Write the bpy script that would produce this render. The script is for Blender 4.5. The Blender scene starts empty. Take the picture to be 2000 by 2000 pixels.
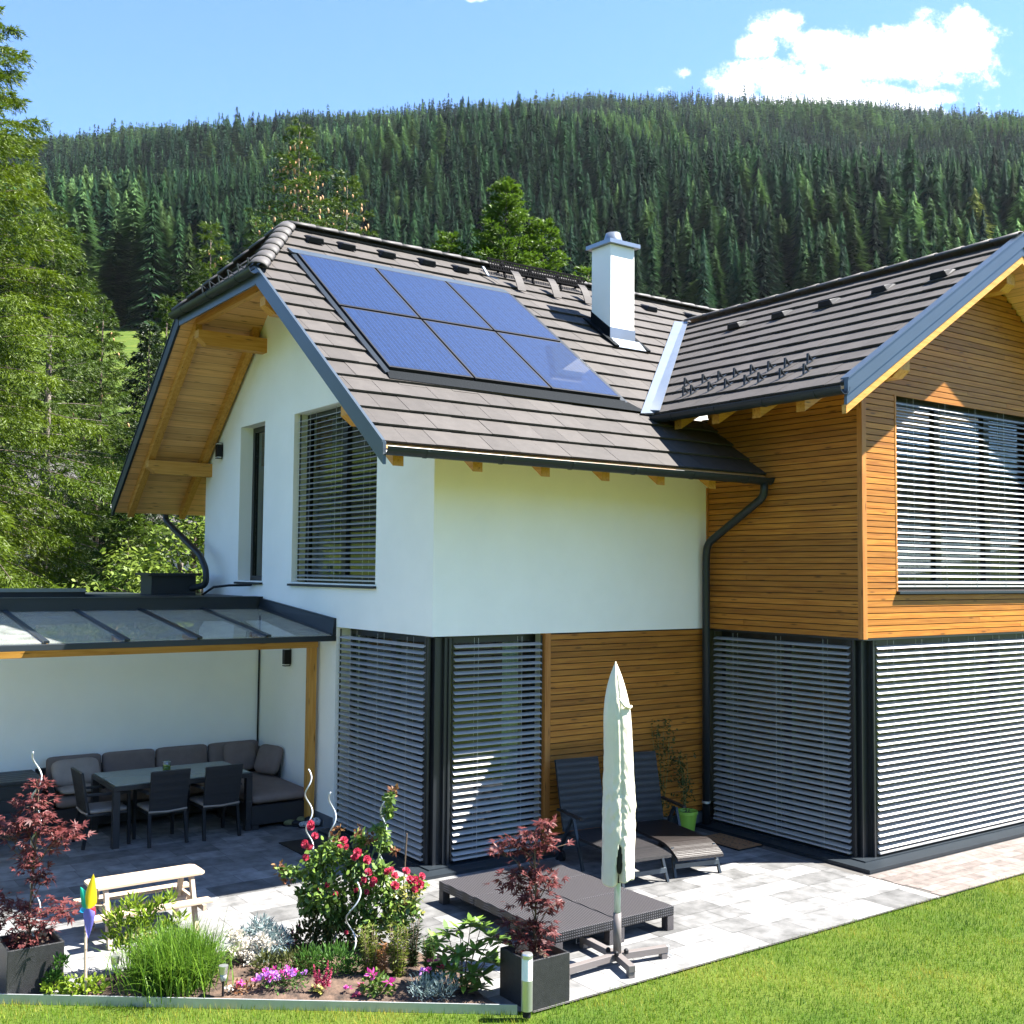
import bpy, math, random
import numpy as np
from mathutils import Vector, Matrix
from math import radians, sin, cos, pi, sqrt, hypot
R = random.Random(7)
scene = bpy.context.scene
COL = scene.collection

# ------------------------------------------------------------------ materials
def nodes_of(name):
    m = bpy.data.materials.new(name); m.use_nodes = True
    nt = m.node_tree
    return m, nt, nt.nodes['Principled BSDF'], nt.nodes['Material Output']

def mat(name, col, rough=0.6, metal=0.0, var=0.0, vscale=4.0, island=0.0, bump=0.0, bscale=60.0,
        spec=0.5, col2=None, stretch=(1, 1, 1), coat=0.0):
    m, nt, b, out = nodes_of(name)
    N, L = nt.nodes, nt.links
    b.inputs['Base Color'].default_value = (*col, 1)
    b.inputs['Roughness'].default_value = rough
    b.inputs['Metallic'].default_value = metal
    b.inputs['Specular IOR Level'].default_value = spec
    b.inputs['Coat Weight'].default_value = coat
    tc = N.new('ShaderNodeTexCoord'); mp = N.new('ShaderNodeMapping')
    mp.inputs['Scale'].default_value = stretch
    L.new(tc.outputs['Object'], mp.inputs['Vector'])
    cur = None
    if var > 0 or col2:
        nz = N.new('ShaderNodeTexNoise'); nz.inputs['Scale'].default_value = vscale
        nz.inputs['Detail'].default_value = 5; nz.inputs['Roughness'].default_value = .6
        L.new(mp.outputs[0], nz.inputs['Vector'])
        rp = N.new('ShaderNodeValToRGB')
        rp.color_ramp.elements[0].position = .32; rp.color_ramp.elements[1].position = .68
        a = tuple(c*(1-var) for c in col); c2 = col2 or tuple(min(1, c*(1+var)) for c in col)
        rp.color_ramp.elements[0].color = (*a, 1); rp.color_ramp.elements[1].color = (*c2, 1)
        L.new(nz.outputs['Fac'], rp.inputs[0]); cur = rp.outputs[0]
    if island > 0:
        g = N.new('ShaderNodeNewGeometry')
        mr = N.new('ShaderNodeMapRange'); mr.inputs['To Min'].default_value = 1-island; mr.inputs['To Max'].default_value = 1+island
        L.new(g.outputs['Random Per Island'], mr.inputs['Value'])
        mx = N.new('ShaderNodeMix'); mx.data_type = 'RGBA'; mx.blend_type = 'MULTIPLY'; mx.inputs[0].default_value = 1
        if cur: L.new(cur, mx.inputs[6])
        else: mx.inputs[6].default_value = (*col, 1)
        L.new(mr.outputs[0], mx.inputs[7]); cur = mx.outputs[2]
    if cur: L.new(cur, b.inputs['Base Color'])
    if bump > 0:
        nb = N.new('ShaderNodeTexNoise'); nb.inputs['Scale'].default_value = bscale; nb.inputs['Detail'].default_value = 4
        L.new(mp.outputs[0], nb.inputs['Vector'])
        bp = N.new('ShaderNodeBump'); bp.inputs['Strength'].default_value = bump; bp.inputs['Distance'].default_value = .01
        L.new(nb.outputs['Fac'], bp.inputs['Height']); L.new(bp.outputs[0], b.inputs['Normal'])
    return m

def leafmat(name, c1, c2, rough=.5, trans=.3, noise=0.0, spec=.3):
    m, nt, b, out = nodes_of(name)
    N, L = nt.nodes, nt.links
    g = N.new('ShaderNodeNewGeometry'); rp = N.new('ShaderNodeValToRGB')
    rp.color_ramp.elements[0].color = (*c1, 1); rp.color_ramp.elements[1].color = (*c2, 1)
    fac = g.outputs['Random Per Island']
    if noise > 0:
        tc = N.new('ShaderNodeTexCoord'); nz = N.new('ShaderNodeTexNoise'); nz.inputs['Scale'].default_value = noise
        L.new(tc.outputs['Object'], nz.inputs['Vector'])
        mr = N.new('ShaderNodeMapRange'); mr.inputs['From Min'].default_value = .35; mr.inputs['From Max'].default_value = .65
        L.new(nz.outputs['Fac'], mr.inputs['Value'])
        mm = N.new('ShaderNodeMix'); mm.inputs[0].default_value = .5
        L.new(fac, mm.inputs[2]); L.new(mr.outputs[0], mm.inputs[3]); fac = mm.outputs[0]
    L.new(fac, rp.inputs[0])
    L.new(rp.outputs[0], b.inputs['Base Color'])
    b.inputs['Roughness'].default_value = rough; b.inputs['Specular IOR Level'].default_value = spec
    t = N.new('ShaderNodeBsdfTranslucent'); L.new(rp.outputs[0], t.inputs['Color'])
    mix = N.new('ShaderNodeMixShader'); mix.inputs[0].default_value = trans
    L.new(b.outputs[0], mix.inputs[1]); L.new(t.outputs[0], mix.inputs[2]); L.new(mix.outputs[0], out.inputs[0])
    return m

def woodmat(name, c1, c2, axis='X', rough=.55, knots=True, island=.18, spec=.3, boards=None):
    """timber with grain running along one axis, darker knots and a tone per board"""
    m, nt, b, out = nodes_of(name)
    N, L = nt.nodes, nt.links
    tc = N.new('ShaderNodeTexCoord'); g = N.new('ShaderNodeNewGeometry')
    ad = N.new('ShaderNodeVectorMath'); ad.operation = 'ADD'
    sc = N.new('ShaderNodeVectorMath'); sc.operation = 'SCALE'; sc.inputs[0].default_value = (3.7, 5.1, 7.3)
    L.new(g.outputs['Random Per Island'], sc.inputs['Scale'])
    L.new(tc.outputs['Object'], ad.inputs[0]); L.new(sc.outputs[0], ad.inputs[1])
    mp = N.new('ShaderNodeMapping')
    s = {'X': (1.2, 22, 22), 'Y': (22, 1.2, 22), 'Z': (22, 22, 1.2)}[axis]
    mp.inputs['Scale'].default_value = s
    L.new(ad.outputs[0], mp.inputs['Vector'])
    nz = N.new('ShaderNodeTexNoise'); nz.inputs['Scale'].default_value = 1.6; nz.inputs['Detail'].default_value = 6
    nz.inputs['Distortion'].default_value = .6
    L.new(mp.outputs[0], nz.inputs['Vector'])
    rp = N.new('ShaderNodeValToRGB')
    rp.color_ramp.elements[0].position = .3; rp.color_ramp.elements[1].position = .7
    rp.color_ramp.elements[0].color = (*c1, 1); rp.color_ramp.elements[1].color = (*c2, 1)
    L.new(nz.outputs['Fac'], rp.inputs[0])
    cur = rp.outputs[0]
    if knots:
        mk = N.new('ShaderNodeMapping')
        k = {'X': (1.6, 9, 9), 'Y': (9, 1.6, 9), 'Z': (9, 9, 1.6)}[axis]
        mk.inputs['Scale'].default_value = k
        L.new(ad.outputs[0], mk.inputs['Vector'])
        vo = N.new('ShaderNodeTexVoronoi'); vo.inputs['Scale'].default_value = 1.5
        L.new(mk.outputs[0], vo.inputs['Vector'])
        kr = N.new('ShaderNodeMapRange'); kr.inputs['From Min'].default_value = .06; kr.inputs['From Max'].default_value = .17
        kr.inputs['To Min'].default_value = .38; kr.inputs['To Max'].default_value = 1.0
        L.new(vo.outputs['Distance'], kr.inputs['Value'])
        mx = N.new('ShaderNodeMix'); mx.data_type = 'RGBA'; mx.blend_type = 'MULTIPLY'; mx.inputs[0].default_value = 1
        L.new(cur, mx.inputs[6]); L.new(kr.outputs[0], mx.inputs[7]); cur = mx.outputs[2]
    mr = N.new('ShaderNodeMapRange'); mr.inputs['To Min'].default_value = 1-island; mr.inputs['To Max'].default_value = 1+island
    L.new(g.outputs['Random Per Island'], mr.inputs['Value'])
    m2 = N.new('ShaderNodeMix'); m2.data_type = 'RGBA'; m2.blend_type = 'MULTIPLY'; m2.inputs[0].default_value = 1
    L.new(cur, m2.inputs[6]); L.new(mr.outputs[0], m2.inputs[7])
    cur = m2.outputs[2]
    if boards:            # tongue and groove boards: a tone per board and a dark groove between them
        sx = N.new('ShaderNodeSeparateXYZ'); L.new(tc.outputs['Object'], sx.inputs[0])
        dv = N.new('ShaderNodeMath'); dv.operation = 'DIVIDE'; dv.inputs[1].default_value = boards[1]; L.new(sx.outputs[boards[0]], dv.inputs[0])
        fr = N.new('ShaderNodeMath'); fr.operation = 'FRACT'; L.new(dv.outputs[0], fr.inputs[0])
        lt = N.new('ShaderNodeMath'); lt.operation = 'LESS_THAN'; lt.inputs[1].default_value = .07; L.new(fr.outputs[0], lt.inputs[0])
        fl = N.new('ShaderNodeMath'); fl.operation = 'FLOOR'; L.new(dv.outputs[0], fl.inputs[0])
        wn = N.new('ShaderNodeTexWhiteNoise'); wn.noise_dimensions = '1D'; L.new(fl.outputs[0], wn.inputs['W'])
        v1 = N.new('ShaderNodeMapRange'); v1.inputs['To Min'].default_value = .86; v1.inputs['To Max'].default_value = 1.12; L.new(wn.outputs['Value'], v1.inputs['Value'])
        v2 = N.new('ShaderNodeMath'); v2.operation = 'MULTIPLY_ADD'; v2.inputs[1].default_value = -.45; L.new(lt.outputs[0], v2.inputs[0]); L.new(v1.outputs[0], v2.inputs[2])
        m3 = N.new('ShaderNodeMix'); m3.data_type = 'RGBA'; m3.blend_type = 'MULTIPLY'; m3.inputs[0].default_value = 1; L.new(cur, m3.inputs[6]); L.new(v2.outputs[0], m3.inputs[7]); cur = m3.outputs[2]
    L.new(cur, b.inputs['Base Color'])
    b.inputs['Roughness'].default_value = rough; b.inputs['Specular IOR Level'].default_value = spec
    bp = N.new('ShaderNodeBump'); bp.inputs['Strength'].default_value = .25; bp.inputs['Distance'].default_value = .004
    L.new(nz.outputs['Fac'], bp.inputs['Height']); L.new(bp.outputs[0], b.inputs['Normal'])
    return m

def wickermat(name, c1, c2, scale=55, rough=.45):
    m, nt, b, out = nodes_of(name)
    N, L = nt.nodes, nt.links
    tc = N.new('ShaderNodeTexCoord')
    bands = []
    for d in ('X', 'Y', 'Z'):
        w = N.new('ShaderNodeTexWave'); w.wave_type = 'BANDS'; w.bands_direction = d
        w.inputs['Scale'].default_value = scale/ (1 if d != 'Y' else 3.2); w.inputs['Distortion'].default_value = .4
        L.new(tc.outputs['Object'], w.inputs['Vector']); bands.append(w.outputs['Fac'])
    a = N.new('ShaderNodeMath'); a.operation = 'MULTIPLY'; L.new(bands[0], a.inputs[0]); L.new(bands[2], a.inputs[1])
    c = N.new('ShaderNodeMath'); c.operation = 'MAXIMUM'; L.new(a.outputs[0], c.inputs[0])
    e = N.new('ShaderNodeMath'); e.operation = 'MULTIPLY'; L.new(bands[1], e.inputs[0]); e.inputs[1].default_value = .4
    L.new(e.outputs[0], c.inputs[1])
    rp = N.new('ShaderNodeValToRGB'); rp.color_ramp.elements[0].position = .2; rp.color_ramp.elements[1].position = .75
    rp.color_ramp.elements[0].color = (*c1, 1); rp.color_ramp.elements[1].color = (*c2, 1)
    L.new(c.outputs[0], rp.inputs[0]); L.new(rp.outputs[0], b.inputs['Base Color'])
    b.inputs['Roughness'].default_value = rough
    bp = N.new('ShaderNodeBump'); bp.inputs['Strength'].default_value = .6; bp.inputs['Distance'].default_value = .006
    L.new(c.outputs[0], bp.inputs['Height']); L.new(bp.outputs[0], b.inputs['Normal'])
    return m

def glassmat(name, tint=(.9, .95, .93), base=.06, edge=.9, film=0.0):
    m, nt, b, out = nodes_of(name)
    N, L = nt.nodes, nt.links
    tr = N.new('ShaderNodeBsdfTransparent'); tr.inputs[0].default_value = (*tint, 1)
    gl = N.new('ShaderNodeBsdfGlossy'); gl.inputs['Roughness'].default_value = .01
    lw = N.new('ShaderNodeLayerWeight'); lw.inputs['Blend'].default_value = .5
    fr = N.new('ShaderNodeMath'); fr.operation = 'POWER'; fr.inputs[1].default_value = 5; L.new(lw.outputs['Facing'], fr.inputs[0])
    mr = N.new('ShaderNodeMapRange'); mr.inputs['From Min'].default_value = .0; mr.inputs['From Max'].default_value = 1
    mr.inputs['To Min'].default_value = base; mr.inputs['To Max'].default_value = edge
    L.new(fr.outputs[0], mr.inputs['Value'])
    mix = N.new('ShaderNodeMixShader'); L.new(mr.outputs[0], mix.inputs[0])
    L.new(tr.outputs[0], mix.inputs[1]); L.new(gl.outputs[0], mix.inputs[2]); L.new(mix.outputs[0], out.inputs[0])
    if film > 0:          # thin pale grey diffuse layer over the glass, uneven by noise
        df = N.new('ShaderNodeBsdfDiffuse'); df.inputs[0].default_value = (.55, .57, .56, 1)
        tc = N.new('ShaderNodeTexCoord'); nz = N.new('ShaderNodeTexNoise'); nz.inputs['Scale'].default_value = 5; nz.inputs['Detail'].default_value = 6; L.new(tc.outputs['Object'], nz.inputs['Vector'])
        k = N.new('ShaderNodeMath'); k.operation = 'MULTIPLY'; k.inputs[1].default_value = film*2; L.new(nz.outputs['Fac'], k.inputs[0])
        m2 = N.new('ShaderNodeMixShader'); L.new(k.outputs[0], m2.inputs[0]); L.new(mix.outputs[0], m2.inputs[1]); L.new(df.outputs[0], m2.inputs[2]); L.new(m2.outputs[0], out.inputs[0])
    return m

M = {}
M['plaster'] = mat('white_plaster', (.88, .86, .80), .85, var=.03, vscale=1.2, bump=.25, bscale=180, spec=.2)
M['plinth'] = mat('grey_plinth', (.10, .11, .125), .8, var=.15, vscale=3, bump=.2, bscale=120)
M['clad'] = woodmat('larch_cladding_x', (0.2723, 0.0921, 0.0107), (0.4230, 0.1738, 0.0259), 'X', island=.22)
M['cladY'] = woodmat('larch_cladding_y', (0.2723, 0.0921, 0.0107), (0.4230, 0.1738, 0.0259), 'Y', island=.22)
M['cladback'] = mat('cladding_back', (.03, .02, .015), .9)
M['trim'] = woodmat('larch_trim', (0.3029, 0.1104, 0.0223), (0.4381, 0.1896, 0.0454), 'Z')
M['spruceX'] = woodmat('spruce_timber_x', (0.4275, 0.1845, 0.0255), (0.5851, 0.3046, 0.0708), 'X', island=.08)
M['spruceY'] = woodmat('spruce_timber_y', (0.4275, 0.1845, 0.0255), (0.5851, 0.3046, 0.0708), 'Y', island=.08)
M['spruceZ'] = woodmat('spruce_timber_z', (0.4275, 0.1845, 0.0255), (0.5851, 0.3046, 0.0708), 'Z', island=.08)
M['soffit'] = woodmat('spruce_soffit', (0.5824, 0.3024, 0.1120), (0.7616, 0.4368, 0.1904), 'X', island=.1, knots=True, boards=(1, .105))
M['soffit_wing'] = woodmat('spruce_soffit_wing', (0.5824, 0.3024, 0.1120), (0.7616, 0.4368, 0.1904), 'Y', island=.1, knots=True, boards=(0, .105))
M['tile'] = mat('roof_tile', (.060, .0535, .049), .7, var=.1, vscale=7, island=.13, bump=.15, bscale=90, spec=.2)
M['ridge'] = mat('ridge_tile', (.055, .050, .047), .65, var=.12, vscale=6, island=.15, bump=.12, bscale=80)
M['anthra'] = mat('anthracite_metal', (0.0143, 0.0198, 0.0253), .42, metal=.0, var=.08, vscale=3, spec=.4)
M['fascia'] = mat('grey_blue_metal', (0.0589, 0.0775, 0.0961), .33, metal=.35, var=.06, vscale=2)
M['zinc'] = mat('zinc_sheet', (0.2419, 0.2707, 0.3053), .3, metal=.6, var=.06, vscale=3)
M['underlay'] = mat('lead_apron', (.006, .008, .010), .8, bump=.6, bscale=40, spec=.08)
M['alu'] = mat('aluminium_slat', (.50, .485, .465), .42, metal=.25)
M['frame'] = mat('dark_window_frame', (0.0110, 0.0130, 0.0160), .35, var=.05)
M['glass'] = glassmat('window_glass', base=.05)
M['roofglass'] = glassmat('canopy_glass', (.86, .89, .86), base=.10, edge=.6, film=.16)
M['grille'] = mat('black_grille', (.008, .008, .009), .9, spec=.05)
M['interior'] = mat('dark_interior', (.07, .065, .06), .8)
M['curtain'] = mat('pale_green_curtain', (.35, .42, .36), .9)
M['white'] = mat('white_paint', (.80, .80, .80), .6, bump=.15, bscale=120)
M['black'] = mat('black_plastic', (.012, .012, .014), .5, spec=.2)
M['cord'] = mat('grey_cord', (.45, .46, .46), .7)
M['wicker'] = wickermat('dark_wicker', (0.0070, 0.0070, 0.0084), (0.0385, 0.0350, 0.0364))
M['wickerb'] = wickermat('brown_wicker', (0.0067, 0.0048, 0.0043), (0.0360, 0.0264, 0.0240), 48)
M['cushion'] = mat('taupe_fabric', (0.1875, 0.1462, 0.1275), .9, var=.07, vscale=8, bump=.2, bscale=220, spec=.1)
M['cushion_light'] = mat('greige_fabric', (0.2880, 0.2400, 0.2080), .9, var=.08, vscale=8, bump=.2, bscale=220, spec=.1)
M['tableglass'] = mat('frosted_table_glass', (.15, .19, .18), .22, spec=.6)
M['benchwood'] = woodmat('weathered_bench_wood', (0.3400, 0.2550, 0.1785), (0.4760, 0.3740, 0.2805), 'X', island=.08)
M['planter'] = mat('anthracite_planter', (0.0196, 0.0196, 0.0210), .45, var=.25, vscale=30, bump=.35, bscale=150, spec=.5)
M['soil'] = mat('soil', (.045, .028, .019), .95, var=.5, vscale=14, bump=1.0, bscale=45, col2=(.12, .075, .05))
M['steel'] = mat('brushed_steel', (.62, .63, .62), .3, metal=.85)
M['galv'] = mat('galvanised_steel', (.50, .53, .55), .4, metal=.6, var=.1, vscale=5)
M['standgrey'] = mat('grey_stand_metal', (.13, .115, .11), .45, var=.08)
M['polegreen'] = mat('pale_mast_aluminium', (.50, .60, .54), .4, metal=.3)
M['canvas'] = mat('cream_canvas', (.68, .63, .50), .9, var=.05, vscale=5, bump=.2, bscale=90, spec=.1)
M['pot'] = mat('lime_plastic', (.28, .50, .06), .4)
M['coir'] = mat('coir_mat', (.26, .13, .055), .95, var=.2, vscale=30, bump=.6, bscale=160)
M['bark'] = mat('bark', (.075, .055, .042), .9, var=.35, vscale=9, bump=.8, bscale=30, stretch=(1, 1, .3))
M['barkg'] = mat('grey_bark', (0.1200, 0.1000, 0.0850), .9, var=.3, vscale=9, bump=.8, bscale=30, stretch=(1, 1, .3))
M['stem'] = mat('woody_stem', (.12, .08, .05), .8)
M['gstem'] = mat('green_stem', (.10, .16, .05), .6)
M['spruceleaf'] = leafmat('spruce_needles', (0.0186, 0.0480, 0.0064), (0.0831, 0.1286, 0.0094), trans=.35, noise=.5)
M['larchleaf'] = leafmat('larch_needles', (0.0325, 0.0713, 0.0025), (0.1158, 0.1644, 0.0051), trans=.35, noise=.5)
M['larchbright'] = leafmat('bright_larch_needles', (0.0442, 0.0930, 0.0067), (0.1030, 0.1780, 0.0130), trans=.4, noise=.5)
M['darkleaf'] = leafmat('dark_spruce_needles', (0.0069, 0.0177, 0.0056), (0.0238, 0.0441, 0.0103), trans=.2, noise=.5)
M['conem'] = mat('spruce_cone', (.40, .22, .10), .7, island=.3)
M['boxelder'] = leafmat('yellow_green_leaves', (0.0592, 0.1192, 0.0105), (0.2110, 0.2710, 0.0460), trans=.4, noise=.9)
M['redmaple'] = leafmat('red_maple_leaves', (0.0460, 0.0129, 0.0145), (0.1924, 0.0516, 0.0483), trans=.35, noise=3.)
M['roseleaf'] = leafmat('rose_leaves', (0.0269, 0.0697, 0.0153), (0.1729, 0.2656, 0.0454), trans=.3, spec=.5, rough=.35)
M['rosered'] = leafmat('rose_petals', (.40, .012, .055), (.70, .13, .20), trans=.35)
M['bronze'] = leafmat('bronze_leaves', (.14, .05, .03), (.25, .14, .05), trans=.3)
M['limeleaf'] = leafmat('lime_leaves', (0.0940, 0.1685, 0.0112), (0.2657, 0.3485, 0.0338), trans=.35)
M['tuft'] = leafmat('long_grass_blades', (0.0378, 0.1082, 0.0088), (0.1591, 0.2750, 0.0266), trans=.4)
M['silver'] = leafmat('silver_leaves', (.13, .19, .19), (.26, .33, .33), trans=.2)
M['whitefl'] = leafmat('white_bracts', (.45, .40, .33), (.80, .76, .68), trans=.25)
M['pinkfl'] = leafmat('pink_plumes', (.38, .02, .09), (.66, .14, .24), trans=.3)
M['violet'] = leafmat('violet_petals', (.30, .09, .52), (.62, .28, .72), trans=.3)
M['magenta'] = leafmat('magenta_petals', (.50, .02, .28), (.75, .12, .45), trans=.3)
M['green'] = leafmat('green_leaves', (0.0234, 0.0772, 0.0110), (0.0704, 0.1532, 0.0248), trans=.3)
M['dull'] = leafmat('dull_green_leaves', (0.0328, 0.0453, 0.0105), (0.0887, 0.0970, 0.0266), trans=.3)
M['yew'] = leafmat('yew_needles', (0.0432, 0.0763, 0.0101), (0.1782, 0.2030, 0.0292), trans=.3)
M['yewbrown'] = leafmat('brown_needles', (.22, .09, .03), (.40, .20, .07), trans=.3)
M['rhodo'] = leafmat('rhododendron_leaves', (0.0477, 0.0973, 0.0190), (0.1852, 0.2970, 0.0361), trans=.2, spec=.6, rough=.3)
M['hosta'] = leafmat('cream_edged_leaves', (0.1865, 0.1948, 0.0292), (0.4097, 0.3848, 0.1199), trans=.3)

# ------------------------------------------------------------------ mesh builder
class MB:
    def __init__(s, org=(0, 0, 0)):
        s.V = []; s.F = []; s.o = org
    def add(s, vs, fs):
        k = len(s.V); o = s.o
        s.V += [(v[0]-o[0], v[1]-o[1], v[2]-o[2]) for v in vs]
        s.F += [tuple(i+k for i in f) for f in fs]
    def hexa(s, p):      # p: 4 bottom ccw + 4 top ccw
        s.add(p, [(3, 2, 1, 0), (4, 5, 6, 7), (0, 1, 5, 4), (1, 2, 6, 5), (2, 3, 7, 6), (3, 0, 4, 7)])
    def box(s, x0, x1, y0, y1, z0, z1):
        s.hexa([(x0, y0, z0), (x1, y0, z0), (x1, y1, z0), (x0, y1, z0), (x0, y0, z1), (x1, y0, z1), (x1, y1, z1), (x0, y1, z1)])
    def bar(s, p, q, w, h, up=(0, 0, 1)):
        p = Vector(p); q = Vector(q); d = (q-p).normalized(); u = Vector(up)
        r = d.cross(u)
        if r.length < 1e-6: r = Vector((1, 0, 0))
        r.normalize(); u = r.cross(d).normalized()
        a = r*(w/2); b = u*(h/2)
        s.hexa([p-a-b, p+a-b, q+a-b, q-a-b, p-a+b, p+a+b, q+a+b, q-a+b])
    def quad(s, a, b, c, d): s.add([a, b, c, d], [(0, 1, 2, 3)])
    def prism(s, poly, off):  # planar polygon of 3d points swept by vector off
        n = len(poly); o = Vector(off)
        top = [tuple(Vector(p)+o) for p in poly]
        s.add(list(poly)+top, [tuple(range(n))[::-1], tuple(range(n, 2*n))]+[(i, (i+1) % n, n+(i+1) % n, n+i) for i in range(n)])
    def tube(s, pts, r, n=8, cap=True, half=None):
        pts = [Vector(p) for p in pts]
        rr = r if isinstance(r, (list, tuple)) else [r]*len(pts)
        k = len(s.V); up = None
        for i, p in enumerate(pts):
            d = (pts[min(i+1, len(pts)-1)]-pts[max(i-1, 0)]).normalized()
            if up is None:
                up = Vector((0, 0, 1)) if abs(d.z) < .95 else Vector((1, 0, 0))
            a = d.cross(up)
            if a.length < 1e-5: a = d.cross(Vector((0, 1, 0)))
            a.normalize(); up = a.cross(d).normalized()
            for j in range(n):
                t = 2*pi*j/n
                v = p+(a*cos(t)+up*sin(t))*rr[i]
                s.V.append((v.x-s.o[0], v.y-s.o[1], v.z-s.o[2]))
        for i in range(len(pts)-1):
            for j in range(n):
                s.F.append((k+i*n+j, k+i*n+(j+1) % n, k+(i+1)*n+(j+1) % n, k+(i+1)*n+j))
        if cap:
            s.F.append(tuple(k+j for j in range(n))[::-1]); e = k+(len(pts)-1)*n
            s.F.append(tuple(e+j for j in range(n)))
    def lathe(s, prof, c=(0, 0, 0), n=20, cap=True):
        vs = []; fs = []
        for (r, z) in prof:
            for j in range(n):
                t = 2*pi*j/n; vs.append((c[0]+r*cos(t), c[1]+r*sin(t), c[2]+z))
        for i in range(len(prof)-1):
            for j in range(n): fs.append((i*n+j, i*n+(j+1) % n, (i+1)*n+(j+1) % n, (i+1)*n+j))
        if cap:
            fs.append(tuple(range(n))[::-1]); fs.append(tuple(range((len(prof)-1)*n, len(prof)*n)))
        s.add(vs, fs)
    def trough(s, p, q, r, th=.006, n=10):   # half-round gutter, open side up, running p->q
        p = Vector(p); q = Vector(q); d = (q-p).normalized(); a = d.cross(Vector((0, 0, 1))).normalized()
        vs = []; fs = []
        for P in (p, q):
            for rad in (r, r-th):
                for j in range(n+1):
                    t = pi+pi*j/n
                    vs.append(tuple(P+a*(rad*cos(t))+Vector((0, 0, 1))*(rad*sin(t))))
        m = n+1
        for j in range(n):
            fs.append((j, j+1, 2*m+j+1, 2*m+j)); fs.append((m+j+1, m+j, 3*m+j, 3*m+j+1))
        fs += [(0, m, 3*m, 2*m)[::-1], (n, m+n, 3*m+n, 2*m+n)]
        fs.append(tuple(range(m))+tuple(range(2*m-1, m-1, -1)))
        fs.append(tuple(range(2*m, 3*m))[::-1]+tuple(range(3*m, 4*m)))
        s.add(vs, fs)
    def cushion(s, c, size, rz=0, rx=0, ry=0, e=.28, nu=18, nv=12, puff=1.0):
        mt = Matrix.Rotation(rz, 4, 'Z') @ Matrix.Rotation(ry, 4, 'Y') @ Matrix.Rotation(rx, 4, 'X')
        sp = lambda x, k: math.copysign(abs(x)**k, x)
        vs = []; fs = []
        for i in range(nv+1):
            ph = -pi/2+pi*i/nv
            for j in range(nu):
                th = 2*pi*j/nu
                v = Vector((sp(cos(ph), e*1.6)*sp(cos(th), e)*size[0]/2, sp(cos(ph), e*1.6)*sp(sin(th), e)*size[1]/2, sp(sin(ph), .75)*size[2]/2))
                vs.append(tuple(mt @ v+Vector(c)))
        for i in range(nv):
            for j in range(nu): fs.append((i*nu+j, i*nu+(j+1) % nu, (i+1)*nu+(j+1) % nu, (i+1)*nu+j))
        s.add(vs, fs)
    def mesh(s, name):
        me = bpy.data.meshes.new(name); me.from_pydata(s.V, [], s.F); me.update(); return me
    def build(s, name, material, parent=None, smooth=False, bevel=0.0, angle=None):
        me = s.mesh(name); me.materials.append(material)
        if smooth: me.shade_smooth()
        o = bpy.data.objects.new(name, me); COL.objects.link(o)
        if parent is not None: o.parent = parent
        if bevel > 0:
            b = o.modifiers.new('bevel', 'BEVEL'); b.width = bevel; b.segments = 2; b.limit_method = 'ANGLE'
        return o

def tag(o, label=None, cat=None, group=None, kind=None):
    if label: o['label'] = label
    if cat: o['category'] = cat
    if group: o['group'] = group
    if kind: o['kind'] = kind
    return o
def thing(name, label, cat, loc=(0, 0, 0), rz=0, group=None):
    o = bpy.data.objects.new(name, None); COL.objects.link(o)
    o.location = loc; o.rotation_euler = (0, 0, rz); o.empty_display_size = .2
    return tag(o, label, cat, group)
def copy_tree(o, parent=None):
    c = o.copy(); COL.objects.link(c); c.parent = parent
    for ch in list(o.children): copy_tree(ch, c)
    return c
def mesh_from_np(name, V, F, material, parent=None, attr=None, kind=None):
    """V (n,3); F (m,k) faces of equal size"""
    me = bpy.data.meshes.new(name)
    V = np.ascontiguousarray(V, dtype=np.float32); F = np.ascontiguousarray(F, dtype=np.int32)
    m, k = F.shape
    me.vertices.add(len(V)); me.vertices.foreach_set('co', V.ravel())
    me.loops.add(m*k); me.loops.foreach_set('vertex_index', F.ravel())
    me.polygons.add(m); me.polygons.foreach_set('loop_start', np.arange(0, m*k, k, dtype=np.int32))
    if attr is not None:
        a = me.attributes.new('tint', 'FLOAT_COLOR', 'POINT')
        a.data.foreach_set('color', np.ascontiguousarray(attr, dtype=np.float32).ravel())
    me.update(); me.validate()
    me.materials.append(material)
    o = bpy.data.objects.new(name, me); COL.objects.link(o)
    if parent is not None: o.parent = parent
    return o
def leaf_quads(P, D, Ln, W, rs, flat=None):
    """diamond leaves: base P, direction D, length Ln, width W, random roll (or given side vectors)"""
    D = D/np.linalg.norm(D, axis=1, keepdims=True)
    if flat is None:
        q = rs.normal(size=P.shape)
    else: q = flat
    S = np.cross(D, q); S /= (np.linalg.norm(S, axis=1, keepdims=True)+1e-9)
    Ln = np.asarray(Ln).reshape(-1, 1); W = np.asarray(W).reshape(-1, 1)
    n = len(P); V = np.empty((n, 4, 3))
    V[:, 0] = P; V[:, 1] = P+D*Ln*.45+S*W*.5; V[:, 2] = P+D*Ln; V[:, 3] = P+D*Ln*.45-S*W*.5
    return V.reshape(-1, 3), np.arange(n*4).reshape(-1, 4)
class Leaves:
    def __init__(s): s.P = []; s.D = []; s.L = []; s.W = []
    def add(s, P, D, L, W):
        P = np.atleast_2d(P); s.P.append(P); s.D.append(np.broadcast_to(D, P.shape)); s.L.append(np.broadcast_to(L, len(P))); s.W.append(np.broadcast_to(W, len(P)))
    def build(s, name, material, parent, rs, **k):
        P = np.concatenate(s.P); D = np.concatenate(s.D); L = np.concatenate(s.L); W = np.concatenate(s.W)
        V, F = leaf_quads(P, D, L, W, rs)
        return mesh_from_np(name, V, F, material, parent, **k)

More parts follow.
